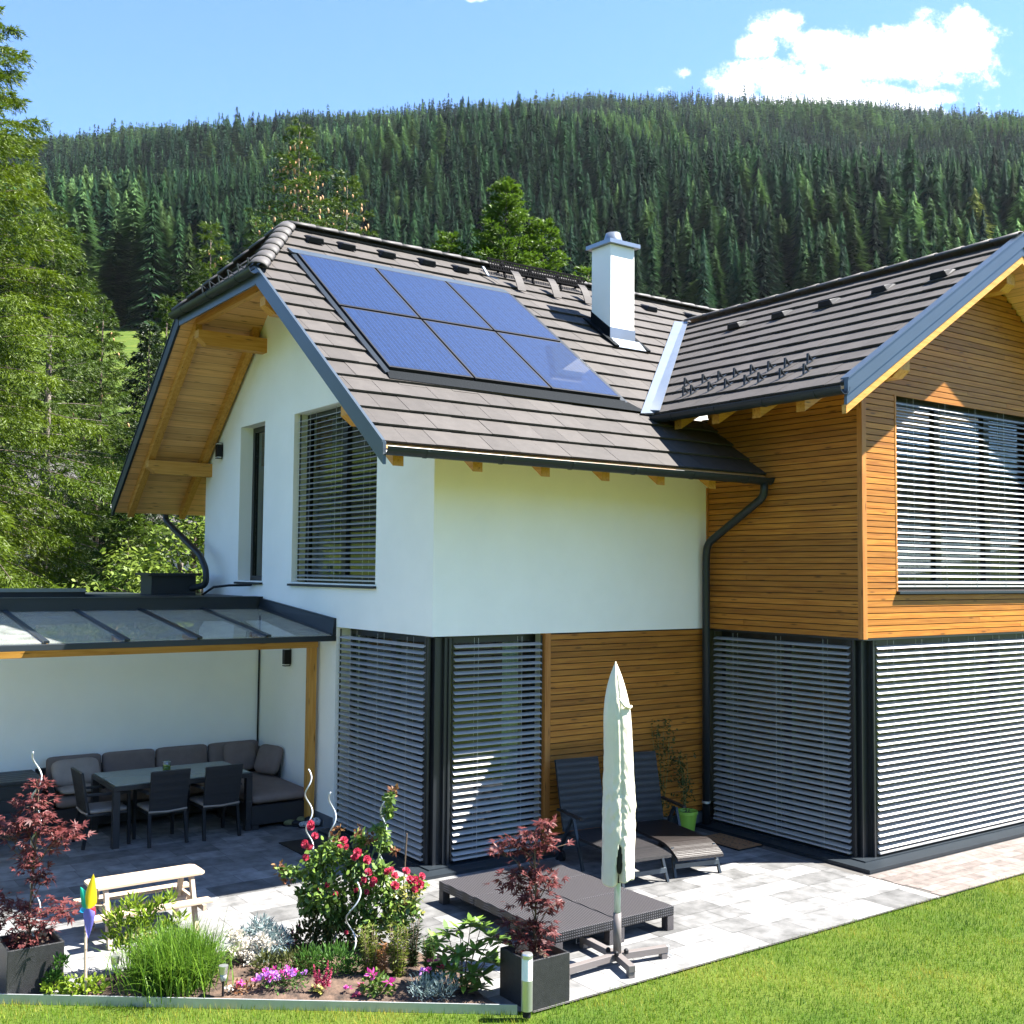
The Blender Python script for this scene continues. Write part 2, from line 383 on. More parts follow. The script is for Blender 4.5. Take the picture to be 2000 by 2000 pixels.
def clip(poly, a, b, c):
    """keep the part of a 2d polygon where a*x+b*y+c >= 0"""
    out = []; n = len(poly)
    for i in range(n):
        p, q = poly[i], poly[(i+1) % n]
        dp = a*p[0]+b*p[1]+c; dq = a*q[0]+b*q[1]+c
        if dp >= 0: out.append(p)
        if (dp >= 0) != (dq >= 0):
            t = dp/(dp-dq); out.append((p[0]+t*(q[0]-p[0]), p[1]+t*(q[1]-p[1])))
    return out
def clip_convex(poly, conv):
    n = len(conv); area = sum(conv[i][0]*conv[(i+1) % n][1]-conv[(i+1) % n][0]*conv[i][1] for i in range(n))
    if area < 0: conv = conv[::-1]
    for i in range(n):
        (x0, y0), (x1, y1) = conv[i], conv[(i+1) % n]
        poly = clip(poly, -(y1-y0), x1-x0, (y1-y0)*x0-(x1-x0)*y0)
        if len(poly) < 3: return []
    return poly
def parea(p): return abs(sum(p[i][0]*p[(i+1) % len(p)][1]-p[(i+1) % len(p)][0]*p[i][1] for i in range(len(p))))/2
# ------------------------------------------------------------------ house
LX, OV, EO, ZE, T, YR, ZR = 4.242, 1.19, 1.011, 4.511, .7457, 3.731, 8.047
XR0, ZH, YV, TB, YHB, YB = -.171, 6.939, 2.245, .83, 5.066, 8.18
W, DW, OVW, EOW, ZEW, TW, XW, ZRW = 7.21, 2.434, .527, .974, 5.301, .634, 6.743, 7.504
YV0, YVT, S1, XE = .048, 3.003, 2.55, 9.75
XWR = 2*XW-LX+EOW            # right eave of the wing roof
ZB = ZR-TB*(YB-YR)
hipx = lambda y: -OV+(y-YV)/(YR-YV)*(XR0+OV)
zf = lambda y: ZE+T*(y+EO)
zb_ = lambda y: ZR-TB*(y-YR)
zroof = lambda y: min(zf(y), zb_(y))
zwl = lambda x: ZEW+TW*(x-LX+EOW)
zwing = lambda x: min(zwl(x), zwl(2*XW-x))

house = thing('house', 'white plastered house with larch clad wing, grey tiled gable roofs and solar panels', 'house')

def tiles(mb, P0, e, s, polys, course=.343, width=.343, b_end=99, off=.0, hi=.02, lo=-.012, th=.022):
    P0 = Vector(P0); e = Vector(e).normalized(); s = Vector(s).normalized(); n = e.cross(s)
    if n.z < 0: n = -n
    for poly in polys:
        a0 = min(p[0] for p in poly); a1 = max(p[0] for p in poly); b0 = min(p[1] for p in poly); b1 = max(p[1] for p in poly)
        for r in range(int(b0//course), int(b1//course)+1):
            lo_b = r*course; st = (.5*width if r % 2 else 0)+off
            for k in range(int((a0-st)//width), int((a1-st)//width)+1):
                x = st+k*width
                q = clip_convex([(x+.002, lo_b), (x+width-.002, lo_b), (x+width-.002, lo_b+course+.03), (x+.002, lo_b+course+.03)], poly)
                if len(q) < 3 or parea(q) < 4e-4: continue
                dz = R.uniform(-.0025, .0025)
                top = []; bot = []
                for (a, b) in q:
                    f = (b-lo_b)/(course+.03); h = hi+(lo-hi)*f+dz
                    P = P0+e*a+s*b
                    top.append(tuple(P+n*h)); bot.append(tuple(P+n*(h-th)))
                m = len(q); area = sum(q[i][0]*q[(i+1) % m][1]-q[(i+1) % m][0]*q[i][1] for i in range(m))
                f = [tuple(range(m)), tuple(range(m, 2*m))[::-1]]+[((i+1) % m, i, m+i, m+(i+1) % m) for i in range(m)]
                if (e.cross(s).z < 0) != (area < 0): f = [t[::-1] for t in f]
                mb.add(top+bot, f)
def slab(mb, poly, zfun, d0, d1):
    lo = [(x, y, zfun(x, y)-d1) for x, y in poly]; hi = [(x, y, zfun(x, y)-d0) for x, y in poly]
    n = len(poly)
    mb.add(lo+hi, [tuple(range(n))[::-1], tuple(range(n, 2*n))]+[(i, (i+1) % n, n+(i+1) % n, n+i) for i in range(n)])

# --- main roof
k1 = sqrt(1+T*T); kb = sqrt(1+TB*TB); kw = sqrt(1+TW*TW)
xh = hipx(YVT)
A = [(-OV, -EO), (LX, -EO), (LX, YV0), (-OV, YV0)]
B = [(-OV, YV0), (LX-EOW, YV0), (XW, YVT), (xh, YVT), (-OV, YV)]
C = [(xh, YVT), (XE, YVT), (XE, YR), (XR0, YR)]
mb = MB()
tiles(mb, (0, -EO, ZE), (1, 0, 0), (0, 1, T), [[(x, (y+EO)*k1) for x, y in p] for p in (A, B, C)], off=.09)
BK = [(-OV, YB), (XE, YB), (XE, YR), (XR0, YR), (-OV, YHB)]
tiles(mb, (0, YB, ZB), (1, 0, 0), (0, -1, TB), [[(x, (YB-y)*kb) for x, y in BK]])
hs = (ZR-ZH)/(XR0+OV); kh = sqrt(1+hs*hs)
HP = [(-OV, YV), (-OV, YHB), (XR0, YR)]
tiles(mb, (-OV, 0, ZH), (0, 1, 0), (1, 0, hs), [[(y, (x+OV)*kh) for x, y in HP]])
roof = mb.build('roof', M['tile'], house); tag(roof, 'main roof of flat grey brown tiles with a clipped gable end')
mb = MB()
A2 = [(-OV, -EO+.13), (LX, -EO+.13), (LX, YV0), (-OV, YV0)]; A1 = [(-OV, -EO), (LX, -EO), (LX, -EO+.129), (-OV, -EO+.129)]
for p in (A2, B, C): slab(mb, p, lambda x, y: zf(y), .032, .165)
slab(mb, A1, lambda x, y: zf(y), .032, .06)
slab(mb, [(-OV, YHB), (XR0, YR), (XE, YR), (XE, YB), (-OV, YB)], lambda x, y: zb_(y), .032, .165)
slab(mb, HP[::-1], lambda x, y: ZH+hs*(x+OV), .032, .165)
mb.build('soffit', M['soffit'], roof)
# ridge and hip caps
def caps(mb, p, q, r=.10, seg=.36, lift=.02):
    p = Vector(p); q = Vector(q); L = (q-p).length; d = (q-p).normalized(); a = d.cross(Vector((0, 0, 1))).normalized(); u = a.cross(d).normalized()
    n = max(1, int(round(L/seg)))
    for i in range(n):
        s0 = p+d*(L*i/n-.03); s1 = p+d*(L*(i+1)/n)
        vs = []
        for P, rr in ((s0, r*1.10), (s1, r*.93)):
            for rad in (rr, rr-.018):
                for j in range(9):
                    t = pi*j/8
                    vs.append(tuple(P+a*rad*1.15*cos(t)+u*(rad*.72*sin(t)+lift-.02)))
        fs = []
        for j in range(8):
            fs += [(j, j+1, 18+j+1, 18+j), (9+j+1, 9+j, 27+j, 27+j+1), (j+1, j, 9+j, 9+j+1), (18+j, 18+j+1, 27+j+1, 27+j)]
        fs += [(0, 18, 27, 9), (8, 17, 35, 26)]
        mb.add(vs, fs)
mb = MB()
caps(mb, (2.95, YR, ZR+.01), (XR0, YR, ZR+.01)); caps(mb, (XE, YR, ZR+.01), (2.95, YR, ZR+.01))
mb.build('ridge_caps', M['ridge'], roof, smooth=True)
mb = MB()
caps(mb, (-OV-.02, YV-.03, ZH+.0), (XR0, YR, ZR), r=.11, seg=.30); caps(mb, (-OV-.02, YHB+.03, ZH), (XR0, YR, ZR), r=.11, seg=.30)
mb.build('hip_caps', M['ridge'], roof, smooth=True)
# verge boards of the gable
mb = MB()
def verge(mb, x, y0, z0, y1, z1, out=-1):
    a = x+out*.035
    lo, hi = min(a, x), max(a, x)
    def strip(xa, xb, d0, d1):
        mb.hexa([(xa, y0, z0-d1), (xb, y0, z0-d1), (xb, y1, z1-d1), (xa, y1, z1-d1), (xa, y0, z0-d0), (xb, y0, z0-d0), (xb, y1, z1-d0), (xa, y1, z1-d0)])
    strip(lo, hi, -.028, .185); strip(lo-.012, hi-.012 if out < 0 else hi, -.05, -.0285)
verge(mb, -OV, -EO-.05, zf(-EO-.05), YV, ZH)
mb.build('verge_board', M['fascia'], roof)
mb = MB(); verge(mb, -OV, YHB, ZH, YB+.05, zb_(YB+.05)); mb.build('verge_board', M['anthra'], roof)
mb = MB(); mb.hexa([(-OV-.03, YV+.01, ZH-.20), (-OV-.002, YV+.01, ZH-.20), (-OV-.002, YHB-.01, ZH-.20), (-OV-.03, YHB-.01, ZH-.20),
                    (-OV-.03, YV+.01, ZH-.01), (-OV-.002, YV+.01, ZH-.01), (-OV-.002, YHB-.01, ZH-.01), (-OV-.03, YHB-.01, ZH-.01)])
mb.build('fascia_board', M['fascia'], roof)
# gutters
def gutter(p, q, r=.07, brackets=8):
    mb = MB(); mb.trough(p, q, r)
    p = Vector(p); q = Vector(q); d = (q-p).normalized()
    for i in range(brackets):
        c = p+(q-p)*((i+.5)/brackets)
        mb.trough(c-d*.014, c+d*.014, r+.006, .009)
    a = d.cross(Vector((0, 0, 1))).normalized()
    for sgn in (1, -1):
        mb.tube([p+a*r*sgn, q+a*r*sgn], .006, 6)
    return mb.build('gutter', M['anthra'], house)
gutter((-OV-.03, -EO-.065, ZE-.055), (LX-.005, -EO-.065, ZE-.055), r=.078, brackets=6)
gutter((-OV-.03, YB+.075, ZB-.035), (XE, YB+.075, ZB-.035), brackets=8)
gutter((-OV-.085, YV-.10, ZH-.03), (-OV-.085, YHB+.10, ZH-.03), brackets=3)
gutter((LX-EOW-.065, -DW-OVW-.05, ZEW-.055), (LX-EOW-.065, YV0-.12, ZEW-.055), r=.078, brackets=4)
gutter((XWR+.075, -DW-OVW+.02, ZEW-.035), (XWR+.075, YV0, ZEW-.035), brackets=4)
# timber under the overhang: rafters, purlins, eave rafter tails
def rafter_tail(x, w=.12):
    mb = MB(); ys = (-EO+.12, .0)
    mb.hexa([(x-w/2, ys[0], zf(ys[0])-.30), (x+w/2, ys[0], zf(ys[0])-.30), (x+w/2, ys[1], zf(ys[1])-.345), (x-w/2, ys[1], zf(ys[1])-.345),
             (x-w/2, ys[0], zf(ys[0])-.166), (x+w/2, ys[0], zf(ys[0])-.166), (x+w/2, ys[1], zf(ys[1])-.166), (x-w/2, ys[1], zf(ys[1])-.166)])
    return mb.build('rafter', M['spruceY'], house)
for x in (-.96, -.02, .86, 1.71, 2.56, 3.41): rafter_tail(x)
def rafter_gable(x, w=.10):
    for (y0, y1, fz) in ((.0, YV+.25, zf), (YHB-.1, YB-.12, zb_)):
        mb = MB(); mb.hexa([(x-w/2, y0, fz(y0)-.34), (x+w/2, y0, fz(y0)-.34), (x+w/2, y1, fz(y1)-.34), (x-w/2, y1, fz(y1)-.34),
                 (x-w/2, y0, fz(y0)-.166), (x+w/2, y0, fz(y0)-.166), (x+w/2, y1, fz(y1)-.166), (x-w/2, y1, fz(y1)-.166)])
        mb.build('rafter', M['spruceY'], house)
rafter_gable(-.96); rafter_gable(-.10)
mb = MB(); mb.hexa([(-1.0, YV+.1, ZH-.16), (-.90, YV+.1, ZH-.16), (-.90, YHB, ZH-.16), (-1.0, YHB, ZH-.16),
                    (-1.0, YV+.1, ZH+.03), (-.90, YV+.1, ZH+.04), (-.90, YHB, ZH+.04), (-1.0, YHB, ZH+.03)]); mb.build('rafter', M['spruceY'], house)
for (y, z) in ((.16, 4.92), (2.46, 6.55), (4.86, 6.56), (7.02, 4.87)):
    mb = MB(); w, h = .17, .21
    pts = [(0, z-h/2), (-.90, z-h/2), (-1.03, z-h/2+.10), (-1.03, z+h/2), (0, z+h/2)]
    mb.prism([(a, y-w/2, b) for a, b in pts], (0, w, 0)); mb.build('purlin', M['spruceX'], house)
# --- wing roof
Y0, Y1 = -DW-OVW, 0
WL = [(LX-EOW, Y0), (XW, Y0), (XW, YVT), (LX-EOW, YV0)]
WR_ = [(XW, Y0), (XWR, Y0), (XWR, YV0), (XW, YVT)]
mb = MB()
tiles(mb, (LX-EOW, 0, ZEW), (0, 1, 0), (1, 0, TW), [[(y, (x-LX+EOW)*kw) for x, y in WL]], off=.05)
tiles(mb, (XWR, 0, ZEW), (0, 1, 0), (-1, 0, TW), [[(y, (XWR-x)*kw) for x, y in WR_]], off=.05)
wroof = mb.build('roof', M['tile'], house); tag(wroof, 'lower wing roof with two rows of snow guards')
WL2 = [(LX-EOW+.13, Y0), (XW, Y0), (XW, YVT), (LX-EOW+.13, YV0+.11)]; WL1 = [(LX-EOW, Y0), (LX-EOW+.129, Y0), (LX-EOW+.129, YV0+.10), (LX-EOW, YV0)]
mb = MB(); slab(mb, WL2, lambda x, y: zwing(x), .032, .165); slab(mb, WL1, lambda x, y: zwing(x), .032, .06); slab(mb, WR_, lambda x, y: zwing(x), .032, .165)
mb.build('soffit', M['soffit_wing'], wroof)
mb = MB(); caps(mb, (XW, Y0, ZRW+.01), (XW, YVT-.1, ZRW+.01), seg=.40); mb.build('ridge_caps', M['ridge'], wroof, smooth=True)
def wverge(xa, za, xb, zb):
    mb = MB(); y = Y0
    def st(ya, yb, d0, d1):
        mb.hexa([(xa, ya, za-d1), (xb, ya, zb-d1), (xb, yb, zb-d1), (xa, yb, za-d1), (xa, ya, za-d0), (xb, ya, zb-d0), (xb, yb, zb-d0), (xa, yb, za-d0)])
    st(y-.050, y-.001, -.035, .13); st(y-.036, y-.001, .131, .235); st(y-.062, y+.045, -.055, -.036)
    mb.build('verge_board', M['fascia'], wroof)
    m2 = MB(); m2.hexa([(xa, y-.028, za-.33), (xb, y-.028, zb-.33), (xb, y+.03, zb-.33), (xa, y+.03, za-.33), (xa, y-.028, za-.236), (xb, y-.028, zb-.236), (xb, y+.03, zb-.236), (xa, y+.03, za-.236)])
    m2.build('barge_board', M['spruceX'], wroof)
wverge(LX-EOW-.02, ZEW, XW, ZRW+.012); wverge(XW, ZRW+.012, XWR+.02, ZEW)
for (x, z) in ((4.50, 5.63), (XW, 6.98), (2*XW-4.50, 5.63)):
    mb = MB(); w, h = .19, .22
    pts = [(.02, z-h/2), (-.30, z-h/2), (-.40, z-h/2+.08), (-.40, z+h/2), (.02, z+h/2)]
    mb.prism([(x-w/2, -DW+a, b) for a, b in pts], (w, 0, 0)); mb.build('purlin', M['spruceY'], house)
for y in (-.30, -.95, -1.6, -2.25):
    mb = MB(); w = .12; xs = (LX-EOW+.14, LX)
    mb.hexa([(xs[0], y-w/2, zwl(xs[0])-.30), (xs[1], y-w/2, zwl(xs[1])-.345), (xs[1], y+w/2, zwl(xs[1])-.345), (xs[0], y+w/2, zwl(xs[0])-.30),
             (xs[0], y-w/2, zwl(xs[0])-.166), (xs[1], y-w/2, zwl(xs[1])-.166), (xs[1], y+w/2, zwl(xs[1])-.166), (xs[0], y+w/2, zwl(xs[0])-.166)])
    mb.build('rafter', M['spruceX'], house)
# valley sheet
mb = MB()
p0 = Vector((LX-EOW-.03, YV0-.04, zf(YV0-.04))); p1 = Vector((XW-.05, YVT-.02, zf(YVT-.02)))
n1 = Vector((0, -T, 1)).normalized(); n2 = Vector((-TW, 0, 1)).normalized()
def onmain(x, y, h): return tuple(Vector((x, y, zf(y)))+n1*h)
def onwing(x, y, h): return tuple(Vector((x, y, zwl(x)))+n2*h)
wv = .20
mb.hexa([onmain(p0.x-wv, p0.y, .022), onmain(p0.x+.06, p0.y, .022), onmain(p1.x+.06, p1.y, .022), onmain(p1.x-wv, p1.y, .022),
         onmain(p0.x-wv, p0.y, .030), onmain(p0.x+.06, p0.y, .060), onmain(p1.x+.06, p1.y, .060), onmain(p1.x-wv, p1.y, .030)])
mb.hexa([onwing(p0.x+.05, p0.y-.12, .024), onwing(p0.x+.05, p0.y+.06, .024), onwing(p1.x+.03, p1.y+.02, .024), onwing(p1.x+.03, p1.y-.12, .024),
         onwing(p0.x+.05, p0.y-.12, .032), onwing(p0.x+.05, p0.y+.06, .062), onwing(p1.x+.03, p1.y+.02, .062), onwing(p1.x+.03, p1.y-.12, .032)])
mb.build('valley_sheet', M['zinc'], wroof)
# roof vents and snow guards (one mesh each, then copies)
def on_front(x, y, h=.0): return Vector((x, y, zf(y)))+n1*h
vb = MB(); vb.hexa([(-.13, -.12, 0), (.13, -.12, 0), (.10, .16, -.01), (-.10, .16, -.01), (-.10, -.10, .085), (.10, -.10, .085), (.06, .14, .015), (-.06, .14, .015)])
vent0 = vb.build('roof_vent', M['black'], roof, bevel=.012)
rotF = Matrix.Rotation(math.atan(T), 4, 'X')
rotW = Matrix.Rotation(-math.atan(TW), 4, 'Y') @ Matrix.Rotation(-pi/2, 4, 'Z')
def put(o, first, parent, M4):
    c = o if first else o.copy()
    if not first: COL.objects.link(c)
    c.parent = parent; c.matrix_local = M4
    return c
for i, (x, y) in enumerate(((.06, 3.39), (.55, 3.39), (1.19, 3.39), (1.86, 3.39), (2.45, 3.39), (6.22, 3.33), (7.25, 3.35))):
    put(vent0, i == 0, roof, Matrix.Translation(on_front(x, y, .012)) @ rotF)
for (x, y) in ((5.95, 1.03), (5.95, .17), (5.97, -.65), (6.01, -1.49), (6.02, -2.355)):
    put(vent0, False, wroof, Matrix.Translation(Vector((x, y, zwl(x)))+n2*.012) @ rotW)
gb = MB()
gb.bar((0, .03, .0), (0, .0, .105), .026, .012, (0, 1, 0)); gb.bar((0, .0, .105), (0, -.07, .0), .026, .012, (0, 0, 1)); gb.box(-.012, .012, -.12, .10, .002, .008)
g0 = gb.build('snow_guard', M['anthra'], wroof)
gi = 0
for (x, ys) in ((4.0, (.12, -.21, -.49, -.76, -1.04, -1.32, -1.58, -1.92)), (3.71, (-.15, -.29, -.60, -.88, -1.20, -1.42, -1.75, -2.10))):
    for y in ys:
        put(g0, gi == 0, wroof, Matrix.Translation(Vector((x, y, zwl(x)))+n2*.014) @ rotW); gi += 1
rotH = Matrix.Rotation(-math.atan(hs), 4, 'Y') @ Matrix.Rotation(-pi/2, 4, 'Z')
nH = Vector((-hs, 0, 1)).normalized()
for y in (2.9, 3.25, 3.6, 3.95, 4.3, 4.6):
    put(g0, False, roof, Matrix.Translation(Vector((-.98, y, ZH+hs*.21))+nH*.014) @ rotH)
# chimney-sweep walkway along the ridge, left of the chimney
mb = MB()
for k in range(4):
    mb.bar(on_front(3.02+.0, 3.46+.05*k, .10+.03*k), on_front(4.95, 3.46+.05*k, .10+.03*k), .022, .022)
for k in range(40):
    x = 3.04+k*.048; mb.bar(on_front(x, 3.45, .092), on_front(x, 3.63, .195), .014, .012)
for x in (3.3, 3.85, 4.4, 4.85): mb.bar(on_front(x, 3.40, .02), on_front(x, 3.60, .17), .03, .03); mb.bar(on_front(x, 3.60, .0), on_front(x, 3.60, .16), .03, .03)
mb.build('ridge_walkway', M['grille'], roof)
M['bracket'] = mat('dark_steel_bracket', (.035, .030, .030), .6, spec=.15)
for x in (3.34, 4.03, 4.66):
    mb = MB()
    for i in range(6):
        t0, t1 = i/6, (i+1)/6
        mb.bar(on_front(x, 3.02+.30*t0, .03+.15*sin(t0*1.5)), on_front(x, 3.02+.30*t1, .03+.15*sin(t1*1.5)), .15, .014)
    mb.build('walkway_bracket', M['bracket'], roof)
mb = MB(); mb.bar(on_front(2.90, 3.30, .04), on_front(2.96, 3.14, .09), .045, .02); mb.bar(on_front(2.88, 3.45, .10), on_front(2.90, 3.30, .04), .045, .02)
mb.build('safety_hook', M['zinc'], roof)

# --- solar panels
def panel_mat():
    m, nt, b, out = nodes_of('solar_cells')
    N, L = nt.nodes, nt.links
    uv = N.new('ShaderNodeUVMap'); sep = N.new('ShaderNodeSeparateXYZ'); L.new(uv.outputs[0], sep.inputs[0])
    def line(sock, n, w, off=0.0):
        a = N.new('ShaderNodeMath'); a.operation = 'MULTIPLY_ADD'; a.inputs[1].default_value = n; a.inputs[2].default_value = off; L.new(sock, a.inputs[0])
        f = N.new('ShaderNodeMath'); f.operation = 'FRACT'; L.new(a.outputs[0], f.inputs[0])
        c = N.new('ShaderNodeMath'); c.operation = 'LESS_THAN'; c.inputs[1].default_value = w; L.new(f.outputs[0], c.inputs[0])
        return c.outputs[0]
    bus = line(sep.outputs[0], 18, .085); gapx = line(sep.outputs[0], 6, .018, .5); gapy = line(sep.outputs[1], 10, .012)
    tc = N.new('ShaderNodeTexCoord'); vo = N.new('ShaderNodeTexVoronoi'); vo.inputs['Scale'].default_value = 45; L.new(tc.outputs['Object'], vo.inputs['Vector'])
    rp = N.new('ShaderNodeValToRGB'); rp.color_ramp.elements[0].color = (.0008, .0080, .034, 1); rp.color_ramp.elements[1].color = (.002, .017, .068, 1)
    L.new(vo.outputs['Color'], rp.inputs[0])
    def mixc(a, fac, col, s=1.0):
        x = N.new('ShaderNodeMix'); x.data_type = 'RGBA'; x.inputs[7].default_value = (*col, 1)
        k = N.new('ShaderNodeMath'); k.operation = 'MULTIPLY'; k.inputs[1].default_value = s; L.new(fac, k.inputs[0]); L.new(k.outputs[0], x.inputs[0]); L.new(a, x.inputs[6]); return x.outputs[2]
    c = mixc(rp.outputs[0], gapy, (.035, .06, .14), .6); c = mixc(c, gapx, (.035, .06, .14), .6); c = mixc(c, bus, (.022, .055, .15), .8)
    L.new(c, b.inputs['Base Color']); b.inputs['Roughness'].default_value = .6; b.inputs['Specular IOR Level'].default_value = .1
    b.inputs['Coat Weight'].default_value = .45; b.inputs['Coat Roughness'].default_value = .03
    return m
M['cells'] = panel_mat()
px = [-.475, .665, 1.79, 2.915]; py = [.24, 1.50, 2.775]
for r in range(2):
    for c in range(3):
        x0, x1, y0, y1 = px[c]+.014, px[c+1]-.014, py[r]+.020, py[r+1]-.020
        mb = MB()
        lo = [on_front(x0, y0, .0), on_front(x1, y0, .0), on_front(x1, y1, .0), on_front(x0, y1, .0)]
        hi = [on_front(x0, y0, .068), on_front(x1, y0, .068), on_front(x1, y1, .068), on_front(x0, y1, .068)]
        mb.hexa(lo+hi); pf = mb.build('solar_panel', M['black'], house)
        e = .022
        mb = MB(); mb.add([on_front(x0+e, y0+e, .0705), on_front(x1-e, y0+e, .0705), on_front(x1-e, y1-e, .0705), on_front(x0+e, y1-e, .0705)], [(0, 1, 2, 3)])
        o = mb.build('cell_glass', M['cells'], pf)
        uvl = o.data.uv_layers.new(name='UVMap')
        for li, t in zip(range(4), ((0, 0), (1, 0), (1, 1), (0, 1))): uvl.data[li].uv = t
mb = MB(); mb.hexa([on_front(-.53, .10, .021), on_front(3.20, .05, .021), on_front(2.98, .235, .021), on_front(-.50, .235, .021), on_front(-.53, .10, .026), on_front(3.20, .05, .026), on_front(2.98, .235, .040), on_front(-.50, .235, .040)])
mb.build('panel_apron', M['underlay'], roof)
mb = MB(); mb.hexa([on_front(-.52, 2.775, .02), on_front(2.93, 2.775, .02), on_front(2.93, 2.94, .02), on_front(-.52, 2.94, .02), on_front(-.52, 2.775, .06), on_front(2.93, 2.775, .06), on_front(2.93, 2.94, .035), on_front(-.52, 2.94, .035)])
mb.build('panel_flashing', M['fascia'], roof)
mb = MB()
for xa, xb in ((-.53, -.478), (2.92, 2.985)):
    mb.hexa([on_front(xa, .20, .01), on_front(xb, .20, .01), on_front(xb, 2.77, .01), on_front(xa, 2.77, .01), on_front(xa, .20, .030), on_front(xb, .20, .045), on_front(xb, 2.77, .045), on_front(xa, 2.77, .030)])
mb.build('panel_edge', M['anthra'], roof)

# --- chimney
cx0, cx1, cy0, cy1 = 4.18, 4.65, 1.92, 2.36
mb = MB(); mb.box(cx0, cx1, cy0, cy1, 6.3, 8.165)
chim = mb.build('chimney', M['plaster'], house, bevel=.006)
mb = MB(); mb.box(cx0-.065, cx1+.065, cy0-.065, cy1+.065, 8.166, 8.225)
mb.add([(cx0-.065, cy0-.065, 8.226), (cx1+.065, cy0-.065, 8.226), (cx1+.065, cy1+.065, 8.226), (cx0-.065, cy1+.065, 8.226), (4.28, 2.02, 8.265), (4.55, 2.02, 8.265), (4.55, 2.26, 8.265), (4.28, 2.26, 8.265)],
       [(0, 1, 5, 4), (1, 2, 6, 5), (2, 3, 7, 6), (3, 0, 4, 7), (4, 5, 6, 7)])
mb.build('chimney_cap', M['zinc'], chim)
mb = MB(); mb.lathe([(.15, 8.25), (.145, 8.29), (.11, 8.41), (.09, 8.415), (.085, 8.30)], (4.415, 2.14, 0), 24, cap=False); mb.build('flue_cone', M['zinc'], chim, smooth=True)
mb = MB()
mb.box(cx0-.012, cx1+.012, cy0-.012, cy0-.001, zf(cy0)-.05, zf(cy0)+.21)
mb.hexa([on_front(cx0-.02, cy0-.20, .024), on_front(cx1+.06, cy0-.20, .024), on_front(cx1+.06, cy0-.01, .024), on_front(cx0-.02, cy0-.01, .024), on_front(cx0-.02, cy0-.20, .030), on_front(cx1+.06, cy0-.20, .030), on_front(cx1+.06, cy0-.01, .06), on_front(cx0-.02, cy0-.01, .06)])
mb.build('chimney_flashing', M['zinc'], chim)
for xa, xb, xc, xd in ((cx0-.014, cx0-.001, cx0-.10, cx0-.0145), (cx1+.001, cx1+.014, cx1+.061, cx1+.13)):
    mb = MB()
    mb.hexa([(xa, cy0, zf(cy0)-.02), (xb, cy0, zf(cy0)-.02), (xb, cy1, zf(cy1)-.02), (xa, cy1, zf(cy1)-.02), (xa, cy0, zf(cy0)+.20), (xb, cy0, zf(cy0)+.20), (xb, cy1, zf(cy1)+.20), (xa, cy1, zf(cy1)+.20)])
    mb.hexa([on_front(xc, cy0-.20, .022), on_front(xd, cy0-.20, .022), on_front(xd, cy1+.1, .022), on_front(xc, cy1+.1, .022), on_front(xc, cy0-.20, .05), on_front(xd, cy0-.20, .05), on_front(xd, cy1+.1, .05), on_front(xc, cy1+.1, .05)])
    mb.build('step_flashing', M['underlay'], chim)

# --- walls
def wall_strip(mb, to3, us, zbot, ztop, openings, depth_vec):
    """wall in a (u,z) plane: strips between breakpoints us; openings = (u0,u1,z0,z1)"""
    us = sorted(set([round(u, 4) for u in us]+[round(o[i], 4) for o in openings for i in (0, 1)]))
    us = [u for u in us if us[0] <= u <= us[-1]]
    for a, b in zip(us, us[1:]):
        m = (a+b)/2; segs = []; z = zbot
        for o in sorted([o for o in openings if o[0] < m < o[1]], key=lambda o: o[2]):
            if o[2] > z: segs.append((z, o[2], o[2]))
            z = o[3]
        segs.append((z, ztop(a), ztop(b)))
        for z0, za, zb in segs:
            mb.prism([to3(a, z0), to3(b, z0), to3(b, zb), to3(a, za)], depth_vec)
zt = lambda y: zroof(y)-.16
mb = MB()
GW = [(.0, 2.342, 0, S1), (1.329, 3.754, 3.10, 5.43), (4.788, 5.728, 3.10, 5.446)]
def gable_top(y): return zt(y)
wall_strip(mb, lambda u, z: (0, u, z), [0, YR, W], .0, gable_top, [(0, 2.342, -1, S1)]+GW[1:], (.34, 0, 0))
# eave wall (front), split off from the gable wall by its thickness
wall_strip(mb, lambda u, z: (u, 0, z), [.3405, LX-.001], S1, lambda u: zf(0)-.16, [], (0, .32, 0))
wall_strip(mb, lambda u, z: (u, .034, z), [1.62, LX-.001], .0, lambda u: S1-.001, [], (0, .30, 0))
mb.box(LX, XE-.4, YVT+.1, YVT+.35, 5.2, zf(YVT)-.2)
wall_strip(mb, lambda u, z: (u, W-.3, z), [.3405, XE-.4], 0, lambda u: zb_(W)-.17, [], (0, .3, 0))
wall_strip(mb, lambda u, z: (XE-.4, u, z), [0, YR, W-.301], 0, lambda y: zt(y), [], (.3, 0, 0))
mb.box(-.002, -.0001, 2.0, W, 2.846, 2.852); mb.box(-.002, -.0001, -.0021, 1.999, 2.846, 2.852); mb.box(.0, LX-.035, -.0021, -.0001, 2.846, 2.852)
wall = mb.build('wall', M['plaster'], house); tag(wall, 'white rough plaster wall')
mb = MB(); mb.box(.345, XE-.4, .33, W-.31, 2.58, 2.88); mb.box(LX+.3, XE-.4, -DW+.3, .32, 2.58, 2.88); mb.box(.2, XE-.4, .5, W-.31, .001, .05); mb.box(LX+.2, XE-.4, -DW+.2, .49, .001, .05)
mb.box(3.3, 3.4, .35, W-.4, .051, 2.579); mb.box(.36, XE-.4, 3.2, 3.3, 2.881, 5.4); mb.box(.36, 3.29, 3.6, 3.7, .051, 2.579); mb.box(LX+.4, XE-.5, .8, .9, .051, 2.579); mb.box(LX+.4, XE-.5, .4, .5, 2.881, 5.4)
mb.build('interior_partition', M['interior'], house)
mb = MB(); mb.box(-.012, -.001, 2.343, 4.78, .0, .16); mb.build('plinth', M['plinth'], house)
